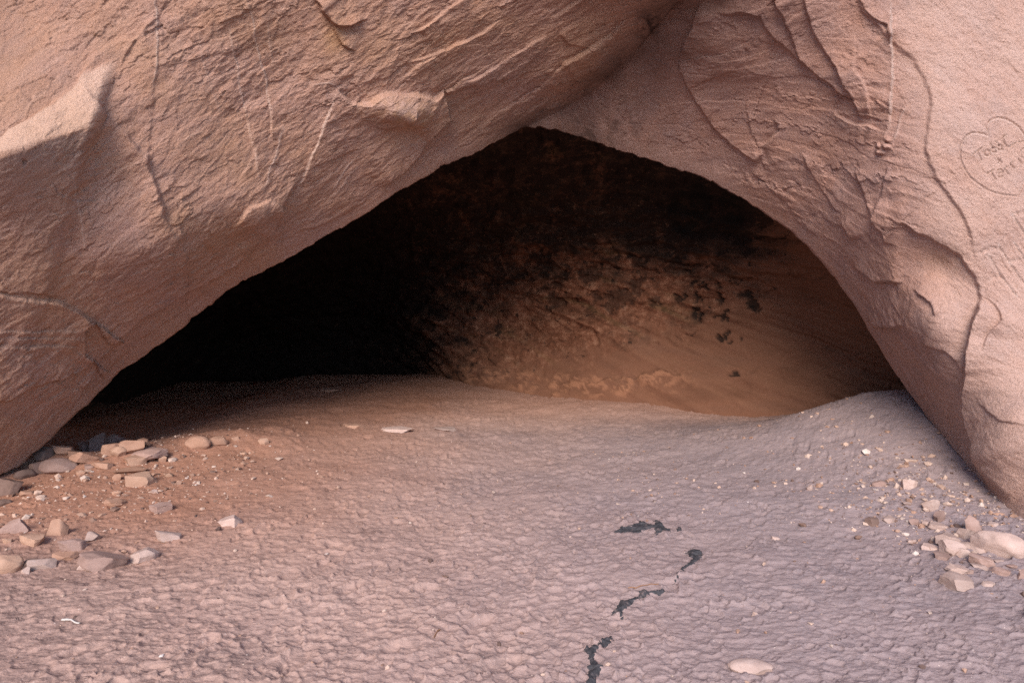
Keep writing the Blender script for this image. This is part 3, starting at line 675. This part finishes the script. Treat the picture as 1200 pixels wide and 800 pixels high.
for cx, cy, r in [(880, 350, 11), (846, 345, 5), (850, 372, 7), (818, 370, 6), (815, 352, 4), (812, 332, 4), (828, 338, 3.5), (848, 396, 4), (858, 402, 3), (845, 328, 3), (866, 330, 3), (862, 434, 5), (856, 368, 4), (870, 398, 3), (800, 345, 5), (655, 345, 11), (660, 330, 8), (690, 322, 10), (722, 350, 12), (745, 338, 9), (770, 352, 7), (700, 345, 8), (585, 335, 8), (610, 322, 7), (560, 352, 7), (640, 308, 9), (790, 318, 9), (745, 305, 10), (492, 352, 9), (540, 318, 8)]:
    for k in range(3):
        ox, oy = rs.normal(size=2) * r * 0.45
        spot = np.maximum(spot, sstep(1.05, 0.85, np.hypot((QX - cx - ox) / (r * rs.uniform(.6, 1.1)), (QY - cy - oy) / (r * rs.uniform(.4, .8)))))
spot *= np.where(QX < 800, 0.6, 0.85)
spot = np.maximum(spot, 0.97 * sstep(1.2, 0.75, np.hypot((QX - 825) / 52, (QY - 245) / 34)) * sstep(-0.5, 0.1, fbm(PX / 16, PY / 12, 7.9, 3)))
scoured = 0.6 * sstep(16, 5, np.abs(QY - np.interp(QX, [540, 640, 720, 810], [440, 452, 452, 446]))) * sstep(530, 570, QX) * sstep(830, 780, QX) * sstep(0.0, 0.25, fbm(PX / 15, PY / 12, 5.9, 4, 0.75))
disp += -0.05 * spot + 0.03 * scoured
rough_c = 0.25 + 0.75 * sstep(-5, 30, above)
disp += rough_c * (facets(PX * s * 4 + QX * 0.02, PY * s * 5, 15, 0.05, 0.06) + 0.05 * ridged(PX * s * 1.1, PY * s * 2.2, 1.2, 4, 0.55) + 0.03 * fbm(PX * s * 7, PY * s * 9, 3.3, 4, 0.65)) + 0.10 * fbm(PX / 170, PY / 110, 4.4, 3)
disp += (1 - rough_c) * 0.03 * ridged(PX * s * 0.6, (PY - 0.12 * PX) * s * 5.0, 2.2, 3, 0.5)
# leaning ribs of the buttress beside the dark back passage
but = np.exp(-((QX - 520 - 0.75 * (QY - 400)) / 38.0) ** 2) * sstep(330, 370, QY)
disp += but * (0.16 + 0.05 * ridged((PX - 0.75 * PY) / 13, PY / 160, 8.8, 3))
ledge([(640, 458), (700, 448), (720, 444), (780, 438), (810, 440)], 0.05, 14, 3, 1); ledge([(730, 414), (760, 404), (800, 396), (830, 384), (850, 378)], 0.05, 16, 3, -1)
ledge([(965, 460), (985, 440), (1000, 425), (1012, 400)], 0.03, 20, 3, 1); ledge([(860, 440), (920, 430), (990, 428)], 0.03, 16, 3, 1)
du = np.gradient(C0, axis=1); dv = np.gradient(C0, axis=0); Cn = np.cross(du, dv); Cn /= np.linalg.norm(Cn, axis=2, keepdims=True) + 1e-12
Cn *= np.sign((Cn * (np.array([0, 0, CAM_Z]) - C0)).sum(2, keepdims=True))
C1 = C0 + Cn * disp[..., None]
CF = grid_faces(*PX.shape); ok = (PY > lip_y(PX) - 48).ravel() & (PX > -120).ravel() & (PX < 1170).ravel(); CF = CF[ok[CF].all(1)]
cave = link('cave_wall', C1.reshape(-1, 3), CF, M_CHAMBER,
            attrs={'soot_shade': np.clip(soot_shade_m, -1, 1.5).ravel(), 'crust': crust.ravel(), 'spot': spot.ravel(), 'scoured': scoured.ravel(), 'strata': np.stack([PX * s, PY * s, 0 * s], -1).reshape(-1, 3)})
cave['kind'] = 'structure'

# ------------------------------------------------------------------ unseen far side of the canyon, added behind the camera for its bounce light
cw = np.array([(-34, 6, 10), (-31, -4, 11), (-28, -14, 11), (-22, -23, 10), (-13, -29, 9), (-2, -33, 7.5), (10, -35, 6), (24, -38, 5), (38, -42, 4)], float)
tk = np.linspace(0, len(cw) - 1, 90); cwp = np.stack([np.interp(tk, np.arange(len(cw)), cw[:, k]) for k in range(3)], -1)
hv = np.linspace(-0.08, 1, 30); tn = np.gradient(cwp[:, :2], axis=0); tn /= np.linalg.norm(tn, axis=1, keepdims=True); nn2 = np.stack([-tn[:, 1], tn[:, 0]], -1)
V = []
for h in hv:
    w = 0.5 * fbm(tk * 0.8, tk * 0 + h * 4, 1.1, 4) + 0.25 * ridged(tk * 0.3, tk * 0 + h * 9, 2.1, 3) - 1.2 * h * h
    V.append(np.stack([cwp[:, 0] + nn2[:, 0] * w, cwp[:, 1] + nn2[:, 1] * w, h * cwp[:, 2] * (1 + 0.08 * perlin(tk * 1.3, tk * 0 + 3.0, 0.4))], -1))
V.append(V[-1] + np.concatenate([-nn2 * 12, 0 * nn2[:, :1] + 0.4], 1)); V.append(V[-1] + np.concatenate([-nn2 * 4, 0 * nn2[:, :1] - 14], 1))
V = np.array(V); zz = np.zeros(V.shape[0] * V.shape[1])
unseen_canyon = link('unseen_canyon_wall', V.reshape(-1, 3), grid_faces(V.shape[0], V.shape[1]), M_ROCK,
              attrs={**{k: zz for k in ('seam_lit', 'worn_lit', 'greyed', 'ochre_glow', 'soot_shade')}, 'strata': np.stack([V[..., 0] + V[..., 1], V[..., 2] * 2, 0 * V[..., 2]], -1).reshape(-1, 3)})
unseen_canyon['kind'] = 'structure'

# ------------------------------------------------------------------ loose stones
def stone_mesh(name, seed, kind, sx, sy, sz):
    """a lump split along a few random planes, so that it has broken faces and blunted edges"""
    r = np.random.default_rng(seed); bm = bmesh.new()
    bmesh.ops.create_icosphere(bm, subdivisions=4 if sx > 0.05 else 3, radius=1.0)
    v = np.array([q.co[:] for q in bm.verts])
    if kind in ('round', 'boulder'):
        v = v * 1.05; planes = [(r.normal(size=3), r.uniform(0.78, 0.95)) for _ in range(7)]
    else:
        v = v * 1.6; n_ = 4 if kind == 'slab' else 3
        a0 = r.uniform(0, 6.28)
        planes = [(np.array([math.cos(a), math.sin(a), r.normal(0, 0.22)]), r.uniform(0.72, 1.0)) for a in (a0 + 6.28 * (np.arange(2 + n_) + r.uniform(-.28, .28, 2 + n_)) / (2 + n_))]
        tz = 0.12 if kind == 'slab' else 0.35
        planes += [(np.array([r.normal(0, tz), r.normal(0, tz), 1.0]), r.uniform(0.75, 0.95)), (np.array([r.normal(0, tz), r.normal(0, tz), -1.0]), 0.9)]
        planes += [(r.normal(size=3), r.uniform(0.85, 1.05)) for _ in range(4)]
    for nrm, d in planes:
        nrm = nrm / np.linalg.norm(nrm); v = v - np.maximum(v @ nrm - d, 0)[:, None] * nrm
    dn = fbm(v[:, 0] * 1.7 + seed, v[:, 1] * 1.7, v[:, 2] * 1.7 + 0.013, 4, 0.6)
    v = v * (1 + 0.055 * dn[:, None]) * np.array([sx, sy, sz])
    for q, c in zip(bm.verts, v): q.co = c
    me = bpy.data.meshes.new(name); bm.to_mesh(me); bm.free()
    for p in me.polygons: p.use_smooth = True
    me.set_sharp_from_angle(angle=math.radians(32))
    return me

# centre x, centre y, width, height (pixels of the photograph), shape, colour, turn, tilt, lift above sand, label
ST = [
 (6, 662, 34, 27, 'boulder', 'tan', 20, -8, 0, 'large smooth tan rock cut by the left edge of the picture'),
 (51, 660, 25, 15, 'block', 'pale', 10, 0, 0, 'pale pink rounded block just right of the large tan rock'),
 (34, 663, 14, 10, 'chip', 'dark', 35, 5, 0, 'dark chip wedged between the large tan rock and a pale block'),
 (40, 633, 21, 15, 'block', 'tan', -20, 10, 0, 'knobbly tan stone with a dark hollow at its right side'),
 (70, 621, 17, 19, 'block', 'red', 30, 15, 0, 'upright orange brown stone with a broken pointed top'),
 (18, 619, 22, 15, 'block', 'grey', 15, -12, 0, 'dark grey tilted slab of rock behind the knobbly tan stone'),
 (88, 638, 25, 19, 'block', 'grey', 28, 8, 0, 'grey angular wedge with a lit front face beside the flat purple slab'),
 (77, 651, 28, 11, 'slab', 'red', 5, 0, 0, 'thin flat brown slab lying under the grey angular wedge'),
 (109, 630, 15, 11, 'chip', 'pale', 40, 10, 0, 'small pale broken stone on red earth above the flat purple slab'),
 (118, 656, 42, 25, 'slab', 'grey', 22, 12, 0, 'wide flat purple grey slab leaning on the sand'),
 (104, 663, 18, 12, 'chip', 'pale', -10, 0, 0, 'pale pink wedge at the left foot of the wide purple slab'),
 (170, 650, 25, 18, 'block', 'pale', 35, 0, 0, 'cube of pale rock with one bright face and a dark right side'),
 (199, 629, 24, 13, 'slab', 'pale', 15, 14, 0, 'pale flat leaning stone between the pale cube and the white block'),
 (271, 611, 24, 13, 'block', 'pale', 12, 0, 0, 'whitest block, lying alone on the sand right of the rubble'),
 (189, 594, 25, 13, 'chip', 'grey', -15, 6, 0, 'long grey brown stone midway between the rubble ridge and the pale leaning stone'),
 (167, 562, 28, 18, 'block', 'tan', 25, 6, 0, 'orange wedge of rock with pale scratches below the rubble ridge'),
 (135, 589, 22, 10, 'slab', 'red', 8, 4, 0, 'flat orange flake lying on red earth below the scratched orange wedge'),
 (137, 561, 8, 7, 'chip', 'red', 0, 0, 0, 'small red pebble left of the scratched orange wedge'),
 (137, 578, 9, 5, 'chip', 'tan', 30, 0, 0, 'small tan chip just above the flat orange flake'),
 (182, 577, 7, 5, 'chip', 'pale', 30, 0, 0, 'small pale chip right of the flat orange flake'),
 (9, 634, 9, 7, 'chip', 'tan', 10, 0, 0, 'small round tan pebble near the left edge above the large rock'),
 (30, 671, 9, 7, 'chip', 'pale', 10, 0, 0, 'tiny pale chip on the sand right of the large tan rock'),
 (198, 558, 9, 6, 'chip', 'tan', 0, 0, 0, 'small tan chip right of the scratched orange wedge'),
 (95, 555, 10, 5, 'slab', 'red', 0, 0, 0, 'thin red flake lying on the slope below the rubble ridge'),
 (32, 578, 15, 6, 'slab', 'red', 20, 4, 0, 'thin flat flake at the foot of the dark boulder by the left wall'),
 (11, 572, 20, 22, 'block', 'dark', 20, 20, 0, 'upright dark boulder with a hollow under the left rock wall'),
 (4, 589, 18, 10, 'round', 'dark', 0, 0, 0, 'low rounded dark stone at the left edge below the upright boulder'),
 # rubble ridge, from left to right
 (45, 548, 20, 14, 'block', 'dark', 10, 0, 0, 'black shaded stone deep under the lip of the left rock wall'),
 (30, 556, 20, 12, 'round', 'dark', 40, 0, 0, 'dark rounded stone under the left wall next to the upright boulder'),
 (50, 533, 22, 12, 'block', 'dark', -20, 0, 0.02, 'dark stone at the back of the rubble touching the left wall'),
 (68, 545, 38, 20, 'boulder', 'grey', 5, 0, 0, 'widest dark grey boulder in the rubble ridge'),
 (75, 529, 20, 10, 'slab', 'red', 12, 10, 0.02, 'slanting flat stone behind the widest dark grey boulder'),
 (90, 535, 20, 9, 'slab', 'red', 25, 14, 0.02, 'leaning reddish slab above the square slab in the rubble'),
 (101, 538, 26, 13, 'slab', 'red', 18, 18, 0.02, 'square leaning red slab with a dark stain in the rubble'),
 (102, 526, 16, 10, 'block', 'grey', 30, 0, 0.03, 'greyish stone on top of the rubble left of the tall grey one'),
 (116, 524, 17, 18, 'block', 'grey', 10, 8, 0.03, 'tall grey purple stone standing on top of the rubble'),
 (134, 519, 24, 13, 'slab', 'grey', -15, -12, 0.04, 'highest tilted slab at the crest of the rubble ridge'),
 (129, 529, 16, 13, 'block', 'red', 0, 6, 0.02, 'red brown wedge between the tall grey stone and the pale one'),
 (139, 531, 16, 11, 'round', 'tan', 10, 0, 0.02, 'pale rounded stone glowing in the middle of the rubble'),
 (153, 525, 22, 15, 'block', 'red', 15, 5, 0.03, 'reddish block right of the highest tilted slab'),
 (168, 522, 12, 8, 'chip', 'red', 0, 0, 0.03, 'little capstone at the right end of the rubble crest'),
 (158, 539, 20, 12, 'block', 'tan', 20, 8, 0, 'orange brown wedge in front of the layered slab'),
 (174, 533, 38, 14, 'slab', 'grey', -12, -8, 0.01, 'layered slab sloping down at the right end of the rubble'),
 (190, 539, 10, 8, 'chip', 'tan', 0, 0, 0, 'small tan stone at the lower tip of the layered slab'),
 (123, 546, 20, 9, 'slab', 'red', 10, 8, 0, 'leaning flat stone in front of the rubble below the red wedge'),
 (106, 547, 14, 6, 'slab', 'grey', 0, 0, 0, 'thin grey flake in front of the square leaning red slab'),
 (155, 550, 30, 7, 'slab', 'red', 4, 0, 0, 'long low slab half buried below the orange brown wedge'),
 (232, 519, 26, 16, 'round', 'red', 0, 0, 0, 'brown rounded boulder at the edge of the dark, left of its pale twin'),
 (256, 518, 20, 12, 'round', 'red', 15, 0, 0, 'lighter rounded stone right beside the brown rounded boulder'),
 (275, 514, 9, 6, 'chip', 'red', 0, 0, 0, 'small pointed stone right of the two rounded stones'),
 (310, 518, 9, 8, 'chip', 'tan', 30, 0, 0, 'lone small tan stone on open sand beyond the rounded stones'),
 (286, 531, 6, 4, 'chip', 'tan', 0, 0, 0, 'tiny tan pebble in front of the lone small tan stone'),
 # middle of the floor
 (465, 503, 30, 7, 'slab', 'pale', 4, 0, 0, 'long flat pale stone in the middle of the cave floor'),
 (522, 503, 22, 5, 'slab', 'pale', -6, 4, 0, 'thin bright slab right of the long flat pale stone'),
 (415, 499, 20, 5, 'slab', 'red', 0, 0, 0, 'low half buried slab left of the long flat pale stone'),
 (388, 457, 24, 5, 'slab', 'red', 0, 0, 0, 'faint flat slab deep in the cave near the dark passage'),
 (608, 444, 17, 9, 'block', 'tan', 10, 0, 0.02, 'pale broken stone at the foot of the back wall'),
 (556, 444, 18, 8, 'block', 'red', 20, 0, 0.02, 'reddish stone at the foot of the back wall beside the buttress'),
 (943, 468, 9, 6, 'chip', 'red', 0, 0, 0.02, 'small stone at the foot of the bare orange wall behind the sand mound'),
 # foreground and right
 (880, 779, 47, 19, 'round', 'pale', -6, 0, 0, 'pale oval stone lying alone in the foreground sand'),
 (885, 719, 7, 7, 'chip', 'pale', 0, 0, 0, 'small white pebble above the pale oval foreground stone'),
 (908, 631, 8, 4, 'chip', 'pale', 0, 0, 0, 'small white chip midway between the black crust and the right rubble'),
 (949, 573, 7, 6, 'chip', 'pale', 0, 0, 0, 'small whitish pebble on the sand slope left of the half buried stone'),
 (1030, 566, 15, 9, 'round', 'grey', 0, 0, -0.01, 'half buried grey pink stone left of the pale wedge on the slope'),
 (1065, 567, 16, 11, 'block', 'pale', 15, 8, 0, 'pale wedge with a bright face high on the sand slope'),
 (1063, 591, 8, 4, 'chip', 'pale', 0, 0, 0, 'small pale chip midway up the slope left of the triangular stone'),
 (1090, 592, 18, 14, 'block', 'pale', 40, 6, 0, 'triangular pale stone at the upper end of the right rubble'),
 (1101, 606, 14, 12, 'block', 'grey', 15, 0, 0, 'grey pink stone just below the triangular pale stone'),
 (1099, 617, 18, 10, 'slab', 'pale', -10, 8, 0, 'flat pale stone under the grey pink stone'),
 (1023, 611, 14, 11, 'block', 'dark', 30, 5, 0, 'black stone with a white edge on the sand slope'),
 (1042, 609, 14, 8, 'chip', 'pale', 10, 0, 0, 'pale pink stone right next to the black stone'),
 (1071, 613, 10, 6, 'chip', 'grey', 0, 0, 0, 'small grey flake left of the right rubble'),
 (1085, 613, 10, 5, 'chip', 'pale', 20, 0, 0, 'thin pale chip left of the flat pale stone'),
 (1111, 631, 28, 18, 'slab', 'pale', 10, 8, 0, 'broad pale slab in the heart of the right rubble'),
 (1129, 625, 17, 14, 'block', 'pale', 25, 5, 0, 'pale block between the broad slab and the upright stone'),
 (1141, 620, 17, 20, 'block', 'grey', 20, 12, 0, 'upright grey pink stone leaning against the large smooth boulder'),
 (1170, 636, 50, 33, 'boulder', 'pale', -38, 0, 0, 'large smooth rounded boulder beside the right rock wall'),
 (1163, 615, 12, 5, 'slab', 'pale', -10, 0, 0, 'thin pale flake behind the large smooth boulder'),
 (1115, 644, 20, 15, 'block', 'pale', -30, 0, 0, 'pale split block below the broad slab'),
 (1128, 648, 12, 10, 'block', 'pale', 10, 0, 0, 'small pale block touching the right side of the split block'),
 (1132, 639, 16, 9, 'slab', 'pale', -15, 6, 0, 'pale shard above the small block in the right rubble'),
 (1147, 642, 15, 11, 'slab', 'pale', -35, 10, 0, 'slanting pale shard below the upright grey pink stone'),
 (1151, 656, 25, 17, 'slab', 'grey', -35, 10, 0, 'long grey pink shard pointing down towards the lower right'),
 (1148, 663, 17, 7, 'slab', 'pale', -8, 0, 0, 'flat pale shard left below the long grey pink shard'),
 (1172, 669, 19, 11, 'slab', 'grey', -30, 6, 0, 'grey shard at the lower right end of the rubble'),
 (1123, 666, 24, 12, 'slab', 'pale', -15, 8, 0, 'whitest shard resting on top of the big wedge'),
 (1136, 667, 11, 14, 'slab', 'grey', 50, 12, 0, 'narrow shard right of the whitest shard'),
 (1119, 678, 33, 24, 'block', 'pale', -40, 8, 0, 'big wedge with a lit triangular end at the bottom of the right rubble'),
 (1090, 640, 22, 10, 'slab', 'pale', 5, 0, -0.01, 'half buried pale slab at the left side of the right rubble'),
 (1104, 651, 18, 11, 'slab', 'grey', 0, 0, -0.01, 'dusty half buried slab left of the split block'),
 (1169, 657, 10, 5, 'chip', 'pale', 0, 0, 0, 'small pale chip under the large smooth boulder'),
 (1186, 664, 9, 5, 'chip', 'grey', 0, 0, 0, 'small grey chip below the right end of the large smooth boulder'),
 (1197, 675, 9, 12, 'block', 'grey', 0, 0, 0, 'grey stone cut by the right edge of the picture'),
 (1157, 683, 14, 8, 'chip', 'pale', 0, 0, -0.005, 'dusty chip in the sand right of the big wedge'),
 (1068, 633, 10, 6, 'chip', 'pale', 0, 0, -0.004, 'half sunk chip left of the half buried pale slab'),
]
CENTRE = {}
for i, (cx, cy, w, h, kind, colr, turn, tilt, lift, label) in enumerate(ST):
    X, Y, _ = ground_hit(cx, cy + 0.30 * h); k = math.hypot(Y, 0) / F
    sx = w * k * 0.56; elev = math.atan2(CAM_Z, Y)
    flat = {'slab': 0.30, 'round': 0.55, 'boulder': 0.60, 'block': 0.75, 'chip': 0.5}[kind]
    sy = sx * {'slab': 0.75, 'round': 0.55, 'boulder': 0.62, 'block': 0.8, 'chip': 0.75}[kind]
    sz = max(0.10 * sx, min((h * k * 0.5 - sy * math.sin(elev) * 0.6) / math.cos(elev) * 1.25, 1.3 * sx))
    if kind == 'slab': sz = max(0.12 * sx, min(sz, 0.45 * sx))
    nm = 'boulder' if kind == 'boulder' else ('flat_stone' if kind == 'slab' else 'stone')
    me = stone_mesh(nm, 100 + i, kind, sx, sy, sz); me.materials.append(M_STONE[colr])
    o = bpy.data.objects.new(nm, me); COL.objects.link(o)
    z = surf_z(X, Y)
    o.location = (X, Y, z + sz * 0.42 + lift); o.rotation_euler = (math.radians(-tilt * 0.6), math.radians(tilt), math.radians(turn))
    o['label'] = label; o['category'] = 'boulder' if kind == 'boulder' else 'stone'
    o['group'] = ('stones of the rubble by the left wall' if cx < 320 else 'stones of the rubble by the right wall' if cx > 1010 else 'stones scattered on the cave floor')

# ------------------------------------------------------------------ black charred crust on the sand
mc, N, L, b = mat_new('charred_crust', 0.7, 0.3)
pos = N.new('ShaderNodeNewGeometry').outputs['Position']
L.new(ramp(N, L, noise(N, L, pos, 35, 5, 0.7), [(0.35, (0.03, 0.03, 0.034)), (0.55, (0.06, 0.058, 0.064)), (0.72, (0.20, 0.15, 0.14))]), b.inputs['Base Color'])
bump(N, L, b, [(noise(N, L, pos, 40, 5, 0.7), 0.7, 0.012), (noise(N, L, pos, 180, 3, 0.7), 0.5, 0.003)])
def inside(P, x, y):
    r = np.zeros(x.shape, bool); n = len(P)
    for k in range(n):
        (x1, y1), (x2, y2) = P[k], P[k - 1]
        c = ((y1 > y) != (y2 > y)); r ^= c & (x < (x2 - x1) * (y - y1) / (y2 - y1 + 1e-12) + x1)
    return r
CRUST = [([(719, 624), (727, 619), (738, 616), (748, 613), (752, 610), (760, 613), (768, 616), (766, 610), (775, 613), (779, 618), (787, 621), (785, 624), (776, 624), (770, 628), (766, 625), (768, 620), (760, 620), (750, 625), (738, 626)], 'jagged black crust patch, the widest and farthest of the row'),
         ([(791, 622), (796, 619), (800, 621), (798, 624), (793, 624)], 'tiny black crumb right of the widest crust patch'),
         ([(804, 648), (810, 644), (820, 645), (824, 650), (822, 655), (816, 659), (813, 663), (805, 664), (798, 672), (794, 678), (792, 684), (789, 684), (793, 673), (800, 664), (808, 660), (811, 655), (806, 652)], 'black crust patch with a thin curling tail below the widest patch'),
         ([(749, 691), (754, 689), (759, 693), (768, 690), (776, 690), (779, 693), (774, 697), (764, 694), (754, 699), (746, 704), (738, 708), (736, 713), (731, 716), (732, 724), (727, 724), (725, 719), (715, 720), (721, 712), (727, 703), (735, 703), (748, 697)], 'long ragged black crust patch slanting down to the left'),
         ([(718, 745), (717, 754), (708, 758), (700, 763), (696, 770), (699, 778), (706, 784), (700, 795), (697, 808), (686, 808), (688, 796), (689, 784), (691, 774), (688, 766), (682, 764), (690, 759), (699, 757), (707, 750)], 'nearest black crust patch cut by the bottom edge of the picture')]
for pts, label in CRUST:
    W2 = np.array([ground_hit(a, bb)[:2] for a, bb in pts]); lo = W2.min(0) - 0.03; hi = W2.max(0) + 0.03
    stp = 0.006; xs = np.arange(lo[0], hi[0], stp); ysx = np.arange(lo[1], hi[1], stp)
    gx, gy = np.meshgrid(xs, ysx)
    qx = gx + 0.012 * fbm(gx * 30, gy * 30, 1.2, 3); qy = gy + 0.016 * fbm(gx * 30, gy * 30, 5.2, 3)
    ins = inside(W2, qx, qy)
    # distance from the edge, by repeated shrinking, gives a thin raised crust
    dist = np.zeros(ins.shape); cur = ins.copy()
    for _ in range(5):
        dist += cur; nx = cur.copy(); nx[1:-1, 1:-1] &= cur[2:, 1:-1] & cur[:-2, 1:-1] & cur[1:-1, 2:] & cur[1:-1, :-2]; cur = nx
    gz = np.vectorize(surf_z)(gx, gy)
    gz = gz - 0.006 + 0.0045 * np.sqrt(dist) * 1.6 + 0.004 * fbm(gx * 45, gy * 45, 2.2, 3)
    f = grid_faces(*gx.shape); keep = (ins.ravel()[f].sum(1) >= 1)
    used, inv = np.unique(f[keep], return_inverse=True)
    o = link('charred_crust', np.stack([gx, gy, gz], -1).reshape(-1, 3)[used], inv.reshape(-1, 4), mc)
    o['label'] = label; o['category'] = 'charcoal crust'; o['group'] = 'black crust patches on the sand'

# ------------------------------------------------------------------ bits of wood and litter
mw, N, L, b = mat_new('weathered_wood'); b.inputs['Base Color'].default_value = (0.50, 0.46, 0.43, 1)
mb, N, L, b = mat_new('dry_bark'); b.inputs['Base Color'].default_value = (0.30, 0.16, 0.09, 1)
def twig(p0, p1, r, mat, label, name='twig'):
    A = np.array(ground_hit(*p0)); Bq = np.array(ground_hit(*p1)); n = 8; V = []; Fc = []
    for k in range(n + 1):
        t = k / n; c = A + (Bq - A) * t; c[2] = surf_z(c[0], c[1]) + r * 0.9 + 0.004 * math.sin(3 * t); c[1] += 0.002 * math.sin(4 * t)
        rr2 = r * (1 - 0.4 * t) * (1 + 0.15 * math.sin(9 * t))
        for j in range(6): V.append(c + rr2 * np.array([0.3 * math.cos(j * 1.047), math.cos(j * 1.047), math.sin(j * 1.047)]))
    for k in range(n):
        for j in range(6): Fc.append((k * 6 + j, k * 6 + (j + 1) % 6, k * 6 + 6 + (j + 1) % 6, k * 6 + 6 + j))
    o = link(name, np.array(V), np.array(Fc), mat); o['label'] = label; o['category'] = 'twig'
    return o
twig((73, 727), (94, 731), 0.006, mw, 'bleached white twig on the sand near the left foreground')
twig((509, 747), (516, 739), 0.007, mb, 'short brown bit of bark in the middle foreground footprints', 'bark_chip')
twig((736, 690), (772, 683), 0.003, mb, 'thin straw lying across the sand above the long ragged crust')

# ------------------------------------------------------------------ gravel too small to pick apart
rp = np.random.default_rng(21)
ico = bmesh.new(); bmesh.ops.create_icosphere(ico, subdivisions=1, radius=1.0)
IV = np.array([v.co[:] for v in ico.verts]); IF = np.array([[v.index for v in f.verts] for f in ico.faces]); ico.free()
PV = []; PF = []; PC = []; n = 0
for k in range(3600):
    u = rp.random()
    if u < 0.30: X, Y, big = rp.normal(2.95, 0.38), rp.normal(4.55, 0.55), 1.4
    elif u < 0.48: X, Y, big = rp.uniform(0.8, 3.4), rp.uniform(4.3, 6.6), 0.9
    elif u < 0.80: X, Y, big = rp.normal(-3.1, 0.65), rp.normal(5.4, 0.75), 1.4
    else: Y = rp.uniform(2.3, 7.0); X = rp.uniform(-0.8, 0.8) * Y; big = 0.9
    if abs(X) > 0.82 * Y + 0.2 or Y < 2.2: continue
    r = 0.0028 * math.exp(rp.exponential(0.5)); r = min(r, 0.016) * (0.6 + 0.1 * Y) * big
    S = r * rp.uniform(0.6, 1.3, 3) * np.array([1.2, 1, 0.7]); a = rp.uniform(0, 6.28)
    v = (IV * (1 + rp.normal(0, 0.26, (len(IV), 1)))) * S; v = v @ np.array([[math.cos(a), math.sin(a), 0], [-math.sin(a), math.cos(a), 0], [0, 0, 1]])
    PV.append(v + np.array([X, Y, surf_z(X, Y) + S[2] * 0.4])); PF.append(IF + n); n += len(IV); PC.append(np.full(len(IV), rp.random() ** 1.4))
mp, N, L, b = mat_new('gravel')
L.new(ramp(N, L, attr(N, 'tone').outputs['Fac'], [(0.0, (0.12, 0.08, 0.07)), (0.25, (0.36, 0.22, 0.16)), (0.6, (0.50, 0.36, 0.29)), (0.93, (0.46, 0.36, 0.31)), (1.0, (0.60, 0.53, 0.49))]), b.inputs['Base Color'])
gravel = link('gravel', np.concatenate(PV), np.concatenate(PF), mp, smooth=False, attrs={'tone': np.concatenate(PC)})
gravel['kind'] = 'stuff'; gravel['label'] = 'fine pale gravel strewn over the sandy cave floor'; gravel['category'] = 'gravel'
